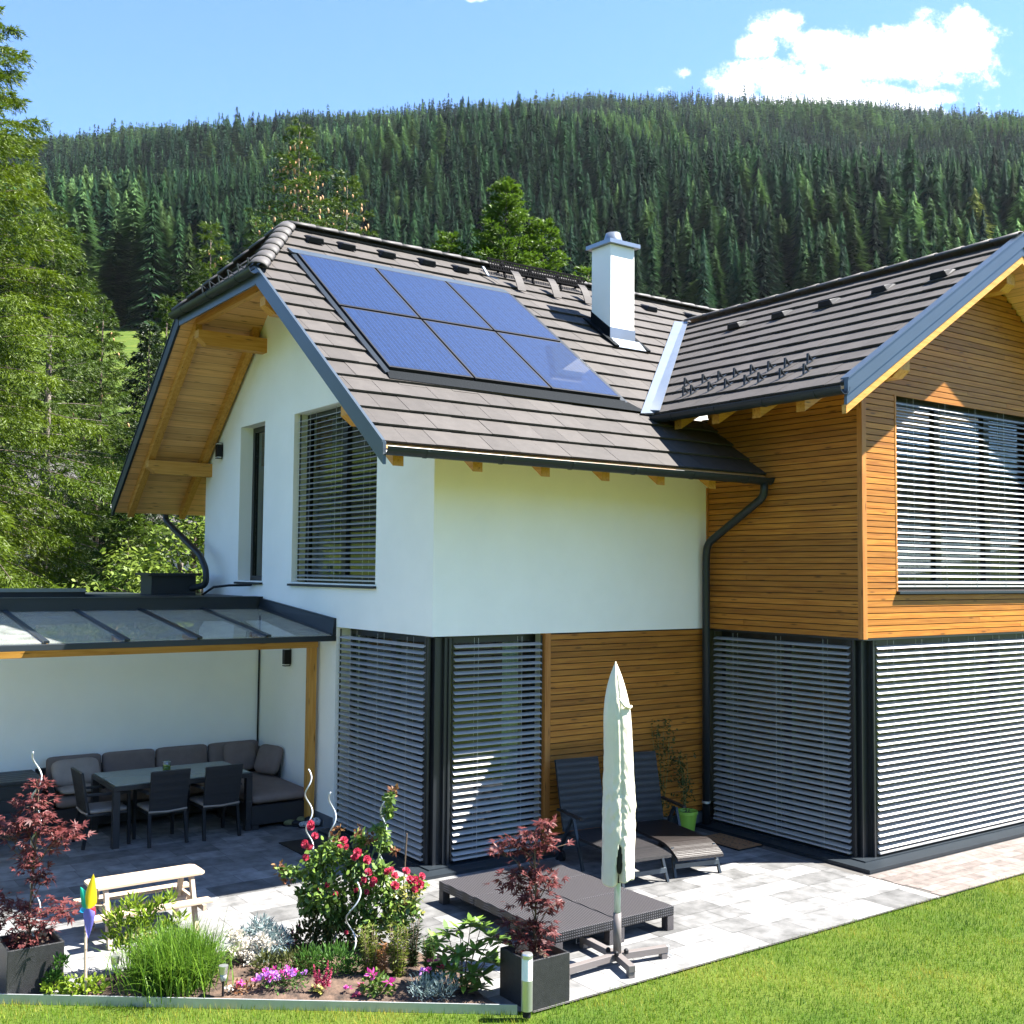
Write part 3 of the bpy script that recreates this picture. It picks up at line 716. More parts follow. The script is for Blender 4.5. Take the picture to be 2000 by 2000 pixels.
mb = MB(); mb.box(1.638, LX-.05, .012, .027, .0, .17); mb.build('plinth', M['plinth'], house)
# dark base sills round the glazed corners
mb = MB()
mb.box(-.20, 1.60, -.20, -.02, .0, .035); mb.box(-.20, -.02, -.0195, 2.36, .0, .035); mb.box(-.0195, 1.60, -.0195, .20, .0, .05); mb.box(-.0195, .2, .2005, 2.34, .0, .05)
mb.build('base_sill', M['anthra'], house); mb = MB()
mb.box(LX-.24, XE-.4, -DW-.24, -DW-.02, .0, .04); mb.box(LX-.24, LX-.02, -DW-.0195, -.02, .0, .04); mb.box(LX-.0195, XE-.4, -DW-.0195, -DW+.2, .0, .055); mb.box(LX-.0195, LX+.2, -DW+.2005, -.02, .0, .055)
mb.build('base_sill', M['anthra'], house)

# wing walls behind the cladding
mb = MB()
zwt = lambda x: zwing(x)-.17
UW = (4.90, 8.25, 3.10, 5.41)
wall_strip(mb, lambda u, z: (u, -DW+.022, z), [LX+.022, XW, 2*XW-LX], 2.545, zwt, [UW], (0, .28, 0))
wall_strip(mb, lambda u, z: (LX+.022, u, z), [-DW+.303, .0], 2.545, lambda u: zwl(LX)-.17, [], (.28, 0, 0))
mb.box(2*XW-LX-.3, 2*XW-LX, -DW+.303, YVT, .0, 5.6)
mb.build('wing_wall', M['cladback'], house)
PITCH = .0713
def cladding(name, to3, u_of_z, z0, z1, openings, outv, material, seed):
    rs = random.Random(seed); mb = MB(); o = Vector(outv)
    z = z0
    while z < z1-.03:
        h = min(PITCH-.010, z1-z)
        a, b = u_of_z(z+h)
        spans = [(a, b)] if b-a > .03 else []
        for (oa, ob, za, zb) in openings:
            if za < z+h*.5 < zb:
                spans = [t for (p, q) in spans for t in ((p, min(q, oa)), (max(p, ob), q)) if t[1]-t[0] > .02]
        for (p, q) in spans:
            u = p
            while u < q-.02:
                ln = rs.uniform(1.6, 4.2); e = q if u+ln > q-.6 else u+ln
                mb.prism([to3(u+.001, z), to3(e-.001, z), to3(e-.001, z+h), to3(u+.001, z+h)], o*(.022+rs.uniform(-.001, .001)))
                u = e
        z += PITCH
    return mb.build(name, material, house)
mb = MB(); mb.box(1.637, LX-.031, .0275, .0335, .171, S1-.003); mb.build('cladding_backing', M['cladback'], house)
cladding('cladding', lambda u, z: (u, .027, z), lambda z: (1.64, LX-.03), .19, S1-.004, [], (0, -1, 0), M['clad'], 1)
def leftlim(z):   # wing left wall: hidden above the wing roof
    return (-DW+.062, min(-.002, 9))
cladding('cladding', lambda u, z: (LX+.021, u, z), leftlim, 2.548, zwl(LX)-.17, [], (-1, 0, 0), M['cladY'], 2)
def frontlim(z):
    lim = (z+.17-ZEW)/TW+LX-EOW
    return (max(LX+.075, lim), min(2*XW-LX-.01, 2*XW-lim))
cladding('cladding', lambda u, z: (u, -DW+.021, z), frontlim, 2.548, ZRW-.2, [(UW[0]-.035, UW[1]+.035, UW[2]-.04, UW[3]+.0)], (0, -1, 0), M['clad'], 3)
mb = MB()
mb.box(LX-.006, LX+.072, -DW-.010, -DW+.060, 2.535, zwl(LX)-.17)
mb.build('corner_board', M['trim'], house)
mb = MB(); mb.box(1.555, 1.635, .0, .10, .0, S1-.002); mb.build('corner_board', M['trim'], house)
mb = MB(); mb.box(LX-.03, LX-.002, -.020, .026, S1-.0, 4.4); mb.box(LX-.028, LX-.003, .005, .026, .18, S1-.002); mb.build('corner_board', M['trim'], house)
mb = MB(); mb.box(UW[0]-.033, UW[0]-.003, -DW-.006, -DW+.10, 3.06, 5.41); mb.build('window_casing', M['trim'], house)
# underside of the first floor over the glazed corners
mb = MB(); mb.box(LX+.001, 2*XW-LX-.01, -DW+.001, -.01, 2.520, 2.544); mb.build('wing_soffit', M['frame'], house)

# --- windows with external blinds
def blind_mb(p, along, ln, z0, z1, out, tilt, pitch=.0735, width=.08):
    p = Vector(p); a = Vector(along); o = Vector(out); mb = MB()
    n = int((z1-z0)/pitch)
    for i in range(n):
        zc = z0+(i+.5)*pitch; jit = R.uniform(-.7, .7)
        th = radians(tilt+jit)
        sec = []
        for t in (-.5, -.2, .2, .5):
            # curved slat: outer edge low
            x = t*width*cos(th); zz = -t*width*sin(th)+.007*(1-(2*t)**2)
            sec.append((x, zz))
        prof = sec+[(x, z-.0022) for x, z in sec[::-1]]
        mb.prism([p+o*x+Vector((0, 0, zc+z-p.z)) for x, z in prof], a*ln)
    return mb
def window(name, p, along, ln, z0, z1, out, frame_in=.17, mull=(), tilt=None, blind_in=.06, margin=.03, ncord=3, cut=(0, 0), sill=True, curtain=False, label=None):
    """p: lower corner on the outer wall plane; along: unit vector in the wall; out: outward normal"""
    p = Vector((p[0], p[1], z0)); a = Vector(along); o = Vector(out); Z = Vector((0, 0, 1)); H = z1-z0
    mb = MB(); f = .075
    c = p-o*frame_in
    def fb(u0, u1, w0, w1, d=.07):
        q = c+a*u0+Z*w0
        mb.prism([q, q+a*(u1-u0), q+a*(u1-u0)+Z*(w1-w0), q+Z*(w1-w0)], -o*d)
    fb(0, ln, 0, f); fb(0, ln, H-f, H); fb(0, f, f, H-f); fb(ln-f, ln, f, H-f)
    for u in mull: fb(u-.06, u+.06, f, H-f)
    w = mb.build(name, M['frame'], house)
    if label: tag(w, label)
    g = MB(); q = c-o*.035
    g.prism([q+a*f+Z*f, q+a*(ln-f)+Z*f, q+a*(ln-f)+Z*(H-f), q+a*f+Z*(H-f)], -o*.006); g.build('pane', M['glass'], w)
    if sill:
        s = MB(); q = p-o*(frame_in-.01)-Z*.03
        s.prism([q-a*.03, q+a*(ln+.03), q+a*(ln+.03)+o*(frame_in+.04)-Z*.02, q-a*.03+o*(frame_in+.04)-Z*.02], Z*.028); s.build('sill', M['anthra'], w)
    if tilt is not None:
        b0 = p-o*blind_in+a*(margin+cut[0]); bl = ln-2*margin-cut[0]-cut[1]
        bm = blind_mb(b0, a, bl, z0+.06, z1-.02, o, tilt)
        rr = b0+Z*.03; bm.prism([rr-o*.04, rr+o*.04, rr+o*.04+Z*.02, rr-o*.04+Z*.02], a*bl)
        bm.build('blind', M['alu'], w)
        cm = MB()
        for k in range(ncord):
            u = bl*(k+.5)/ncord
            for d in (-.043, .043): cm.tube([b0+a*u+o*d+Z*.02, b0+a*u+o*d+Z*(H-.01)], .0022, 4)
        cm.build('blind_cord', M['cord'], w)
        for u in (-.012, bl+.012):
            gm = MB(); gm.tube([b0+a*u+Z*.02, b0+a*u+Z*(H-.002)], .010, 6); gm.build('guide_rail', M['frame'], w)
    if curtain:
        cu = MB(); q = c-o*.25
        for k in range(9):
            u0 = ln*.80+k*.028
            cu.prism([q+a*u0+Z*.05-o*(.03*(k % 2)), q+a*(u0+.028)+Z*.05-o*(.03*((k+1) % 2)), q+a*(u0+.028)+Z*(H-.1)-o*(.03*((k+1) % 2)), q+a*u0+Z*(H-.1)-o*(.03*(k % 2))], -o*.008)
        cu.build('curtain', M['curtain'], w)
    return w
window('window', (0, 1.329, 0), (0, 1, 0), 2.425, 3.10, 5.43, (-1, 0, 0), .20, mull=(1.25,), tilt=20, blind_in=.09, label='upper gable window behind grey slatted blind')
window('window', (0, 4.788, 0), (0, 1, 0), .94, 3.10, 5.446, (-1, 0, 0), .20, label='narrow upper window without blind')
window('window', (0, .06, 0), (0, 1, 0), 2.28, .055, 2.53, (-1, 0, 0), .20, mull=(1.15,), tilt=20, blind_in=.055, cut=(.13, 0), sill=False, label='ground floor corner window on the gable side')
window('window', (.06, 0, 0), (1, 0, 0), 1.495, .055, 2.53, (0, -1, 0), .20, tilt=20, blind_in=.055, cut=(.225, 0), sill=False, ncord=2, curtain=True, label='ground floor corner window facing the terrace')
window('window', (UW[0], -DW, 0), (1, 0, 0), UW[1]-UW[0], 3.10, 5.41, (0, -1, 0), .18, mull=(1.1, 2.2), tilt=27, blind_in=.055, ncord=5, label='wide upper window in the larch clad wing')
window('window', (LX, -DW+.06, 0), (0, 1, 0), DW-.12, .055, 2.515, (-1, 0, 0), .20, mull=(1.2,), tilt=21, blind_in=.045, cut=(.12, 0), sill=False, label='shaded ground floor window of the wing')
window('window', (LX+.06, -DW, 0), (1, 0, 0), 4.7, .055, 2.515, (0, -1, 0), .20, mull=(3.0,), tilt=25, blind_in=.045, cut=(.20, 0), sill=False, ncord=8, label='sunlit ground floor window of the wing')
# dark corner posts where two glazed sides meet
mb = MB(); mb.box(.10, .26, .10, .26, .05, 2.53); mb.box(.045, .075, .155, .185, .05, 2.53); mb.box(.245, .275, .04, .07, .05, 2.53); mb.build('corner_post', M['frame'], house)
mb = MB(); mb.box(LX+.10, LX+.26, -DW+.10, -DW+.26, .055, 2.52); mb.box(LX+.03, LX+.06, -DW+.15, -DW+.18, .055, 2.52); mb.box(LX+.22, LX+.25, -DW+.03, -DW+.06, .055, 2.52); mb.build('corner_post', M['frame'], house)
# wall lamps
def wall_lamp(y, z):
    mb = MB(); mb.box(-.10, -.005, y-.045, y+.045, z-.10, z+.10)
    l = mb.build('wall_lamp', M['black'], house, bevel=.004)
    m2 = MB(); m2.box(-.098, -.03, y-.042, y+.042, z-.128, z-.112); m2.box(-.098, -.03, y-.042, y+.042, z+.112, z+.128); m2.box(-.03, -.006, y-.02, y+.02, z-.128, z+.128)
    m2.build('lamp_end', M['frame'], l)
    m3 = MB(); m3.box(-.095, -.028, y-.04, y+.04, z-.1115, z-.1005); m3.box(-.095, -.028, y-.04, y+.04, z+.1005, z+.1115); m3.build('lamp_diffuser', M['white'], l)
wall_lamp(6.50, 5.15); wall_lamp(3.73, 2.08)
# downpipes
def pipe(pts, r=.05, clamps=()):
    P = [Vector(p) for p in pts]; out = [P[0]]
    for i in range(1, len(P)-1):
        a = (P[i-1]-P[i]).normalized(); b = (P[i+1]-P[i]).normalized(); d = min(.09, .45*min((P[i-1]-P[i]).length, (P[i+1]-P[i]).length))
        for t in (0, .25, .5, .75, 1):
            out.append((P[i]+a*d)*(1-t)**2+P[i]*2*t*(1-t)+(P[i]+b*d)*t*t)
    out.append(P[-1]); mb = MB(); mb.tube(out, r, 14)
    dp = mb.build('downpipe', M['anthra'], house, smooth=True)
    cm = MB()
    for z in clamps: cm.tube([(P[-1].x, P[-1].y, z-.014), (P[-1].x, P[-1].y, z+.014)], r+.006, 14)
    if clamps: cm.build('pipe_clamp', M['galv'], dp)
    return dp
pipe([(4.12, -EO-.075, ZE-.09), (4.12, -EO-.075, ZE-.28), (4.10, -.14, 3.66), (4.10, -.11, 3.5), (4.10, -.11, .02)], clamps=(.32,))
pipe([(-.32, YB+.07, ZB-.09), (-.32, YB+.05, 4.08), (-.30, 6.55, 3.48), (-.28, 6.33, 3.25), (-.28, 6.32, 3.02), (-.42, 6.55, 2.97), (-.62, 7.0, 2.925)])
# ------------------------------------------------------------------ garage with the covered terrace
gar = thing('garage', 'low white garage with dark flat roof edge behind the terrace', 'garage', (-4, 4.79, 0))
O = (-4, 4.79, 0)
mb = MB(O); mb.box(-11, -.001, 4.79, 5.05, 0, 2.70); mb.box(-11, -10.74, 5.051, 12, 0, 2.7); mb.box(-10.739, -.001, 11.75, 12, 0, 2.7); mb.box(-.25, -.002, 7.25, 11.749, 0, 2.7)
mb.build('wall', M['plaster'], gar)
mb = MB(O); mb.box(-11, -.004, 5.06, 11.74, 2.701, 2.80); mb.build('flat_roof', M['anthra'], gar)
mb = MB(O); mb.box(-11, -.003, 4.735, 4.80, 2.695, 2.862); mb.box(-11, -.003, 4.72, 5.059, 2.8625, 2.878); mb.build('roof_edge', M['anthra'], gar)
mb = MB(O); mb.box(-11, -1.9, 7.0, 7.25, 2.905, 2.955); mb.build('coping', M['zinc'], gar)
mb = MB(O); mb.box(-11, -1.9, 7.03, 7.22, 2.8005, 2.9045); mb.box(-1.899, -.004, 5.5, 7.2, 2.801, 2.87); mb.build('parapet', M['anthra'], gar)
mb = MB(O); mb.box(-1.05, -.36, 6.55, 7.1, 2.871, 3.16); mb.box(-1.12, -.29, 6.48, 7.17, 3.161, 3.20); mb.build('roof_hatch', M['anthra'], gar)
mb = MB(O); mb.tube([(-.022, 4.768, .05), (-.022, 4.768, 2.6)], .012, 8); mb.build('drain_pipe', M['black'], gar)
mb = MB(O); mb.tube([(-.45, 6.0, 2.875), (-.42, 5.6, 3.0), (-.3, 5.3, 3.03), (-.05, 5.05, 3.04)], .018, 8); mb.build('roof_cable', M['black'], gar)

per = thing('terrace_canopy', 'glass terrace canopy on spruce posts beside the white gable wall', 'canopy', (-4, 2.85, 0))
O = (-4, 2.85, 0)
gz = lambda y: 2.44+(y-2.40)/(4.73-2.40)*.255
xs = [-.035, -.892, -1.751, -2.591, -3.452, -4.31, -5.17, -6.03, -6.9, -7.76]
for i in range(len(xs)-1):
    x0, x1 = xs[i+1], xs[i]; mb = MB(O)
    mb.hexa([(x0+.02, 2.40, gz(2.40)), (x1-.02, 2.40, gz(2.40)), (x1-.02, 4.73, gz(4.73)), (x0+.02, 4.73, gz(4.73)), (x0+.02, 2.40, gz(2.40)+.01), (x1-.02, 2.40, gz(2.40)+.01), (x1-.02, 4.73, gz(4.73)+.01), (x0+.02, 4.73, gz(4.73)+.01)])
    mb.build('glass_pane', M['roofglass'], per)
for x in xs:
    mb = MB(O)
    mb.bar((x, 2.37, gz(2.37)+.022), (x, 4.735, gz(4.735)+.022), .06, .026)
    mb.build('glazing_bar', M['anthra'], per)
    if x < -.1:
        mb = MB(O); mb.bar((x, 2.46, gz(2.46)-.040), (x, 2.90, gz(2.90)-.040), .07, .06); mb.build('rafter', M['spruceY'], per)
mb = MB(O); mb.box(-9, -.004, 2.33, 2.425, 2.372, 2.438); mb.build('gutter', M['anthra'], per, bevel=.004)
mb = MB(O); mb.hexa([(-.06, 2.34, 2.44), (-.003, 2.34, 2.44), (-.003, 4.734, 2.70), (-.06, 4.734, 2.70), (-.03, 2.34, 2.645), (-.003, 2.34, 2.645), (-.003, 4.734, 2.84), (-.03, 4.734, 2.84)])
mb.hexa([(-.045, 2.34, 2.646), (-.003, 2.34, 2.646), (-.003, 4.734, 2.841), (-.045, 4.734, 2.841), (-.045, 2.34, 2.66), (-.003, 2.34, 2.66), (-.003, 4.734, 2.855), (-.045, 4.734, 2.855)])
mb.build('wall_flashing', M['anthra'], per)
mb = MB(O); mb.box(-9, -.03, 2.80, 2.90, 2.262, 2.374); mb.build('beam', M['spruceX'], per, bevel=.003)
for x in (-.095, -3.99, -7.9):
    mb = MB(O); mb.box(x-.052, x+.052, 2.798, 2.902, .0, 2.261); mb.build('post', M['spruceZ'], per, bevel=.003)

# ------------------------------------------------------------------ terrace furniture
sofa = thing('corner_sofa', 'dark wicker corner sofa with taupe cushions against the garage wall', 'sofa', (-1.5, 4.4, 0)); O = (-1.5, 4.4, 0)
mb = MB(O)
mb.box(-2.95, -.87, 3.98, 4.70, .06, .30); mb.box(-.86, -.05, 2.88, 4.70, .06, .30)
mb.box(-3.02, -.05, 4.71, 4.76, .06, .70); mb.box(-3.03, -2.955, 3.98, 4.709, .06, .64); mb.box(-.049, -.008, 3.95, 4.76, .06, .74)
mb.build('wicker_frame', M['wicker'], sofa, bevel=.012)
mb = MB(O)
for x, y in ((-2.9, 4.03), (-.80, 2.93), (-.10, 2.93), (-2.9, 4.65), (-.8, 4.0)): mb.box(x-.04, x+.04, y-.04, y+.04, .0, .0595)
mb.build('foot', M['wicker'], sofa)
xe = [-2.93, -2.24, -1.55, -.86]
for i in range(3):
    mb = MB(O); mb.cushion(((xe[i]+xe[i+1])/2, 4.25, .375), (.69, .58, .155), e=.2); mb.build('seat_cushion', M['cushion'], sofa, smooth=True)
mb = MB(O); mb.cushion((-.455, 3.70, .375), (.80, 1.66, .155), e=.15); mb.build('chaise_cushion', M['cushion'], sofa, smooth=True)
xb = [-2.93, -2.24, -1.54, -.82, -.08]
for i in range(4):
    mb = MB(O); mb.cushion(((xb[i]+xb[i+1])/2, 4.58, .645), (xb[i+1]-xb[i]-.01, .42, .17), rx=radians(82), e=.2); mb.build('back_cushion', M['cushion'], sofa, smooth=True)
def pillow(label, c, size, rz, rx, material='cushion', ry=0, group=None):
    mb = MB(c); mb.cushion(c, size, rz=rz, rx=rx, ry=ry, e=.42)
    o = mb.build('pillow', M[material], smooth=True); o.location = c
    return tag(o, label, 'pillow', group)
pillow('square taupe pillow leaning in the back right corner of the sofa', (-.42, 4.42, .665), (.46, .40, .15), radians(-4), radians(74))
pillow('taupe pillow leaning sideways against the right arm of the sofa', (-.16, 4.02, .66), (.46, .40, .15), radians(-72), radians(70))
pillow('plump pale pillow standing at the left end of the sofa', (-2.62, 4.32, .68), (.60, .36, .17), radians(6), radians(58), 'cushion_light')
pillow('flat pale seat pad stacked on the left end of the sofa', (-2.62, 4.20, .505), (.52, .50, .09), 0, 0, 'cushion_light')

tab = thing('dining_table', 'long dark wicker dining table with a grey glass top', 'table', (-1.69, 3.40, 0)); O = (-1.69, 3.40, 0)
mb = MB(O); mb.box(-2.545, -.845, 2.90, 3.90, .66, .715); mb.build('apron', M['wicker'], tab, bevel=.006)
mb = MB(O); mb.box(-2.52, -.87, 2.925, 3.875, .7155, .728); mb.build('glass_top', M['tableglass'], tab, bevel=.002)
for x in (-2.505, -.885):
    for y in (2.94, 3.86):
        mb = MB(O); mb.box(x-.04, x+.04, y-.04, y+.04, 0, .659); mb.build('leg', M['wicker'], tab, bevel=.004)
jar = thing('glass_jar', 'small glass jar with green filling on the dining table', 'jar', (-1.70, 3.62, .7285))
mb = MB(); mb.lathe([(.045, 0), (.05, .01), (.05, .085), (.038, .105), (.038, .12)], n=18, cap=False); mb.build('jar_glass', glassmat('jar_glass', (.8, .9, .8), .12), jar, smooth=True)
mb = MB(); mb.lathe([(.044, .004), (.044, .055)], n=16); mb.build('filling', M['limeleaf'], jar)
mb = MB(); mb.tube([(.045*cos(a*pi/6), .045*sin(a*pi/6), .10) for a in range(13)], .003, 5); mb.build('wire_ring', M['galv'], jar)

def armchair(name, label, loc, rz, group):
    t = thing(name, label, 'chair', loc, rz, group)
    mb = MB(); mb.box(-.235, .235, -.23, .25, .365, .395); mb.build('seat', M['wicker'], t, bevel=.006)
    mb = MB(); mb.cushion((0, .02, .418), (.46, .46, .06), e=.2); mb.build('seat_cushion', M['cushion_light'], t, smooth=True)
    mb = MB(); mb.hexa([(-.225, -.235, .40), (.225, -.235, .40), (.225, -.20, .40), (-.225, -.20, .40), (-.24, -.325, .885), (.24, -.325, .885), (.24, -.285, .885), (-.24, -.285, .885)])
    mb.build('backrest', M['wicker'], t, bevel=.01)
    for sx in (-1, 1):
        mb = MB(); mb.bar((sx*.225, -.27, 0), (sx*.215, -.21, .364), .035, .035, (0, 1, 0)); mb.build('leg', M['black'], t)
        mb = MB(); mb.bar((sx*.235, .25, 0), (sx*.235, .235, .60), .035, .035, (0, 1, 0)); mb.build('leg', M['black'], t)
        mb = MB(); mb.bar((sx*.238, -.245, .625), (sx*.238, .26, .615), .045, .028); mb.build('armrest', M['wicker'], t, bevel=.006)
    mb = MB(); mb.tube([(-.23, -.236, .405), (0, -.245, .392), (.23, -.236, .405)], .012, 6); mb.build('cushion_tie', M['cushion_light'], t)
    return t
ch = armchair('garden_chair', 'dark wicker chair at the left end of the dining table, seen from its side', (-2.56, 3.30, 0), radians(-90), 'wicker chairs at the dining table')
for lab, loc, rz in (('dark wicker chair with its back to the lawn, near the middle of the table', (-1.95, 3.02, 0), radians(2)),
                     ('dark wicker chair with its back to the lawn, at the right end of the table', (-1.31, 2.99, 0), radians(3))):
    c = copy_tree(ch); c.location = loc; c.rotation_euler = (0, 0, rz); c['label'] = lab

box = thing('storage_box', 'black slatted storage box left of the sofa', 'storage box', (-3.9, 4.35, 0)); O = (-3.9, 4.35, 0)
mb = MB(O); mb.box(-4.75, -3.10, 4.0, 4.72, 0, .655)
for k in range(4): mb.box(-4.752, -3.098, 3.988, 3.9995, .03+.155*k, .165+.155*k)
mb.build('body', M['anthra'], box, bevel=.004)
mb = MB(O)
for k in range(6): mb.box(-4.78, -3.07, 3.96+.127*k, 4.075+.127*k, .66, .70)
mb.build('slatted_lid', M['anthra'], box, bevel=.004)

def shoe(label, loc, rz, mats):
    t = thing('shoe', label, 'shoe', loc, rz, 'shoes by the canopy post')
    mb = MB(); mb.cushion((0, 0, .015), (.10, .29, .03), e=.6, nu=14, nv=6); mb.build('sole', M[mats[1]], t, smooth=True)
    mb = MB(); mb.cushion((0, .05, .045), (.092, .17, .075), e=.75, nu=14, nv=8); mb.cushion((0, -.085, .065), (.085, .12, .11), e=.7, nu=14, nv=8); mb.build('upper', M[mats[0]], t, smooth=True)
M['olive'] = mat('olive_fabric', (.12, .12, .05), .8, var=.3, vscale=30)
M['whiteblack'] = mat('white_black_fabric', (.5, .5, .5), .8, var=.9, vscale=40, col2=(.7, .7, .7))
shoe('olive shoe lying by the canopy post, farther from the lawn', (-.30, 2.84, .0), radians(60), ('olive', 'black'))
shoe('white and black shoe on the paving by the canopy post', (-.17, 2.66, .0), radians(75), ('whiteblack', 'black'))
shoe('dark shoe squeezed beside the foot of the canopy post', (-.22, 2.78, .0), radians(66), ('black', 'black'))

# child's picnic table
pt = thing('picnic_table', 'small weathered wooden picnic table for children on the sunlit paving', 'picnic table', (-3.11, -.19, 0)); O = (-3.11, -.19, 0)
mb = MB(O)
for k, (y0, y1) in enumerate(((-.365, -.195), (-.190, -.020))):
    e = .04
    mb.prism([(-3.61, y0+(e if k == 0 else 0), .475), (-3.61+(e if k == 0 else 0), y0, .475), (-2.61-(e if k == 0 else 0), y0, .475), (-2.61, y0+(e if k == 0 else 0), .475), (-2.61, y1-(e if k == 1 else 0), .475), (-2.61-(e if k == 1 else 0), y1, .475), (-3.61+(e if k == 1 else 0), y1, .475), (-3.61, y1-(e if k == 1 else 0), .475)], (0, 0, .024))
mb.build('tabletop', M['benchwood'], pt, bevel=.003)
for y in (.11, -.47):
    mb = MB(O); mb.box(-3.64, -2.60, y-.07, y+.07, .262, .286); mb.build('seat', M['benchwood'], pt, bevel=.004)
for x in (-3.49, -2.73):
    for s in (-1, 1):
        mb = MB(O); mb.bar((x, -.19+s*.30, 0), (x, -.19+s*.12, .474), .06, .034, (1, 0, 0)); mb.build('leg', M['benchwood'], pt)
    mb = MB(O); mb.bar((x+.037, -.58, .240), (x+.037, .20, .240), .028, .05); mb.build('cross_rail', M['benchwood'], pt)
mb = MB(O); mb.bar((-3.49, -.19, .10+.15), (-2.73, -.19, .25), .05, .025); mb.build('stretcher', M['benchwood'], pt)

# low wicker lounge bases, two side by side
def lounge(label, x0):
    x1 = x0+.69; y0, y1 = -2.82, -.93; z = .215
    t = thing('lounge_base', label, 'lounger base', (x0+.345, -1.87, 0), 0, 'low wicker lounge bases'); O = (x0+.345, -1.87, 0)
    for k in range(3):
        a, b = y0+.63*k, y0+.63*(k+1)
        mb = MB(O); mb.box(x0+.003, x1-.003, a+.003, b-.003, z-.085, z); mb.build('top_section', M['platform'], t, bevel=.008)
    for x in (x0+.045, x1-.045):
        for y in (y0+.045, y0+.63, y1-.045):
            mb = MB(O); mb.box(x-.04, x+.04, y-.04, y+.04, 0, z-.0855); mb.build('leg', M['wickerleg'], t, bevel=.004)
M['wickerleg'] = wickermat('dark_wicker_leg', (.016, .014, .015), (.10, .09, .095), 60)
def stripewicker():
    m, nt, b, out = nodes_of('ribbed_wicker')
    N, L = nt.nodes, nt.links
    tc = N.new('ShaderNodeTexCoord'); mp = N.new('ShaderNodeMapping'); mp.inputs['Rotation'].default_value = (0, 0, radians(6)); L.new(tc.outputs['Object'], mp.inputs[0])
    w = N.new('ShaderNodeTexWave'); w.bands_direction = 'X'; w.inputs['Scale'].default_value = 13.0; w.inputs['Distortion'].default_value = .5; w.inputs['Detail'].default_value = 2; w.inputs['Detail Scale'].default_value = 3
    L.new(mp.outputs[0], w.inputs['Vector'])
    w2 = N.new('ShaderNodeTexWave'); w2.bands_direction = 'Z'; w2.inputs['Scale'].default_value = 14.0; L.new(mp.outputs[0], w2.inputs['Vector'])
    w3 = N.new('ShaderNodeTexWave'); w3.bands_direction = 'Y'; w3.inputs['Scale'].default_value = 18.0; L.new(mp.outputs[0], w3.inputs['Vector'])
    k = N.new('ShaderNodeMath'); k.operation = 'MULTIPLY'; L.new(w2.outputs['Fac'], k.inputs[0]); L.new(w.outputs['Fac'], k.inputs[1])
    g = N.new('ShaderNodeNewGeometry'); sp = N.new('ShaderNodeSeparateXYZ'); L.new(g.outputs['True Normal'], sp.inputs[0])
    mx = N.new('ShaderNodeMix'); ab = N.new('ShaderNodeMath'); ab.operation = 'ABSOLUTE'; L.new(sp.outputs[2], ab.inputs[0])
    L.new(ab.outputs[0], mx.inputs[0]); L.new(k.outputs[0], mx.inputs[2]); L.new(w.outputs['Fac'], mx.inputs[3])
    ml = N.new('ShaderNodeMath'); ml.operation = 'MULTIPLY_ADD'; L.new(w3.outputs['Fac'], ml.inputs[0]); ml.inputs[1].default_value = .18; L.new(mx.outputs[0], ml.inputs[2])
    rp = N.new('ShaderNodeValToRGB'); rp.color_ramp.elements[0].position = .25; rp.color_ramp.elements[1].position = .95
    rp.color_ramp.elements[0].color = (.005, .005, .006, 1); rp.color_ramp.elements[1].color = (.075, .070, .076, 1)
    L.new(ml.outputs[0], rp.inputs[0]); L.new(rp.outputs[0], b.inputs['Base Color']); b.inputs['Roughness'].default_value = .45
    bp = N.new('ShaderNodeBump'); bp.inputs['Strength'].default_value = .7; bp.inputs['Distance'].default_value = .006; L.new(ml.outputs[0], bp.inputs['Height']); L.new(bp.outputs[0], b.inputs['Normal'])
    return m
M['platform'] = stripewicker()
lounge('low dark wicker lounge base nearer the rose bush', -.46)
lounge('low dark wicker lounge base nearer the loungers', .235)

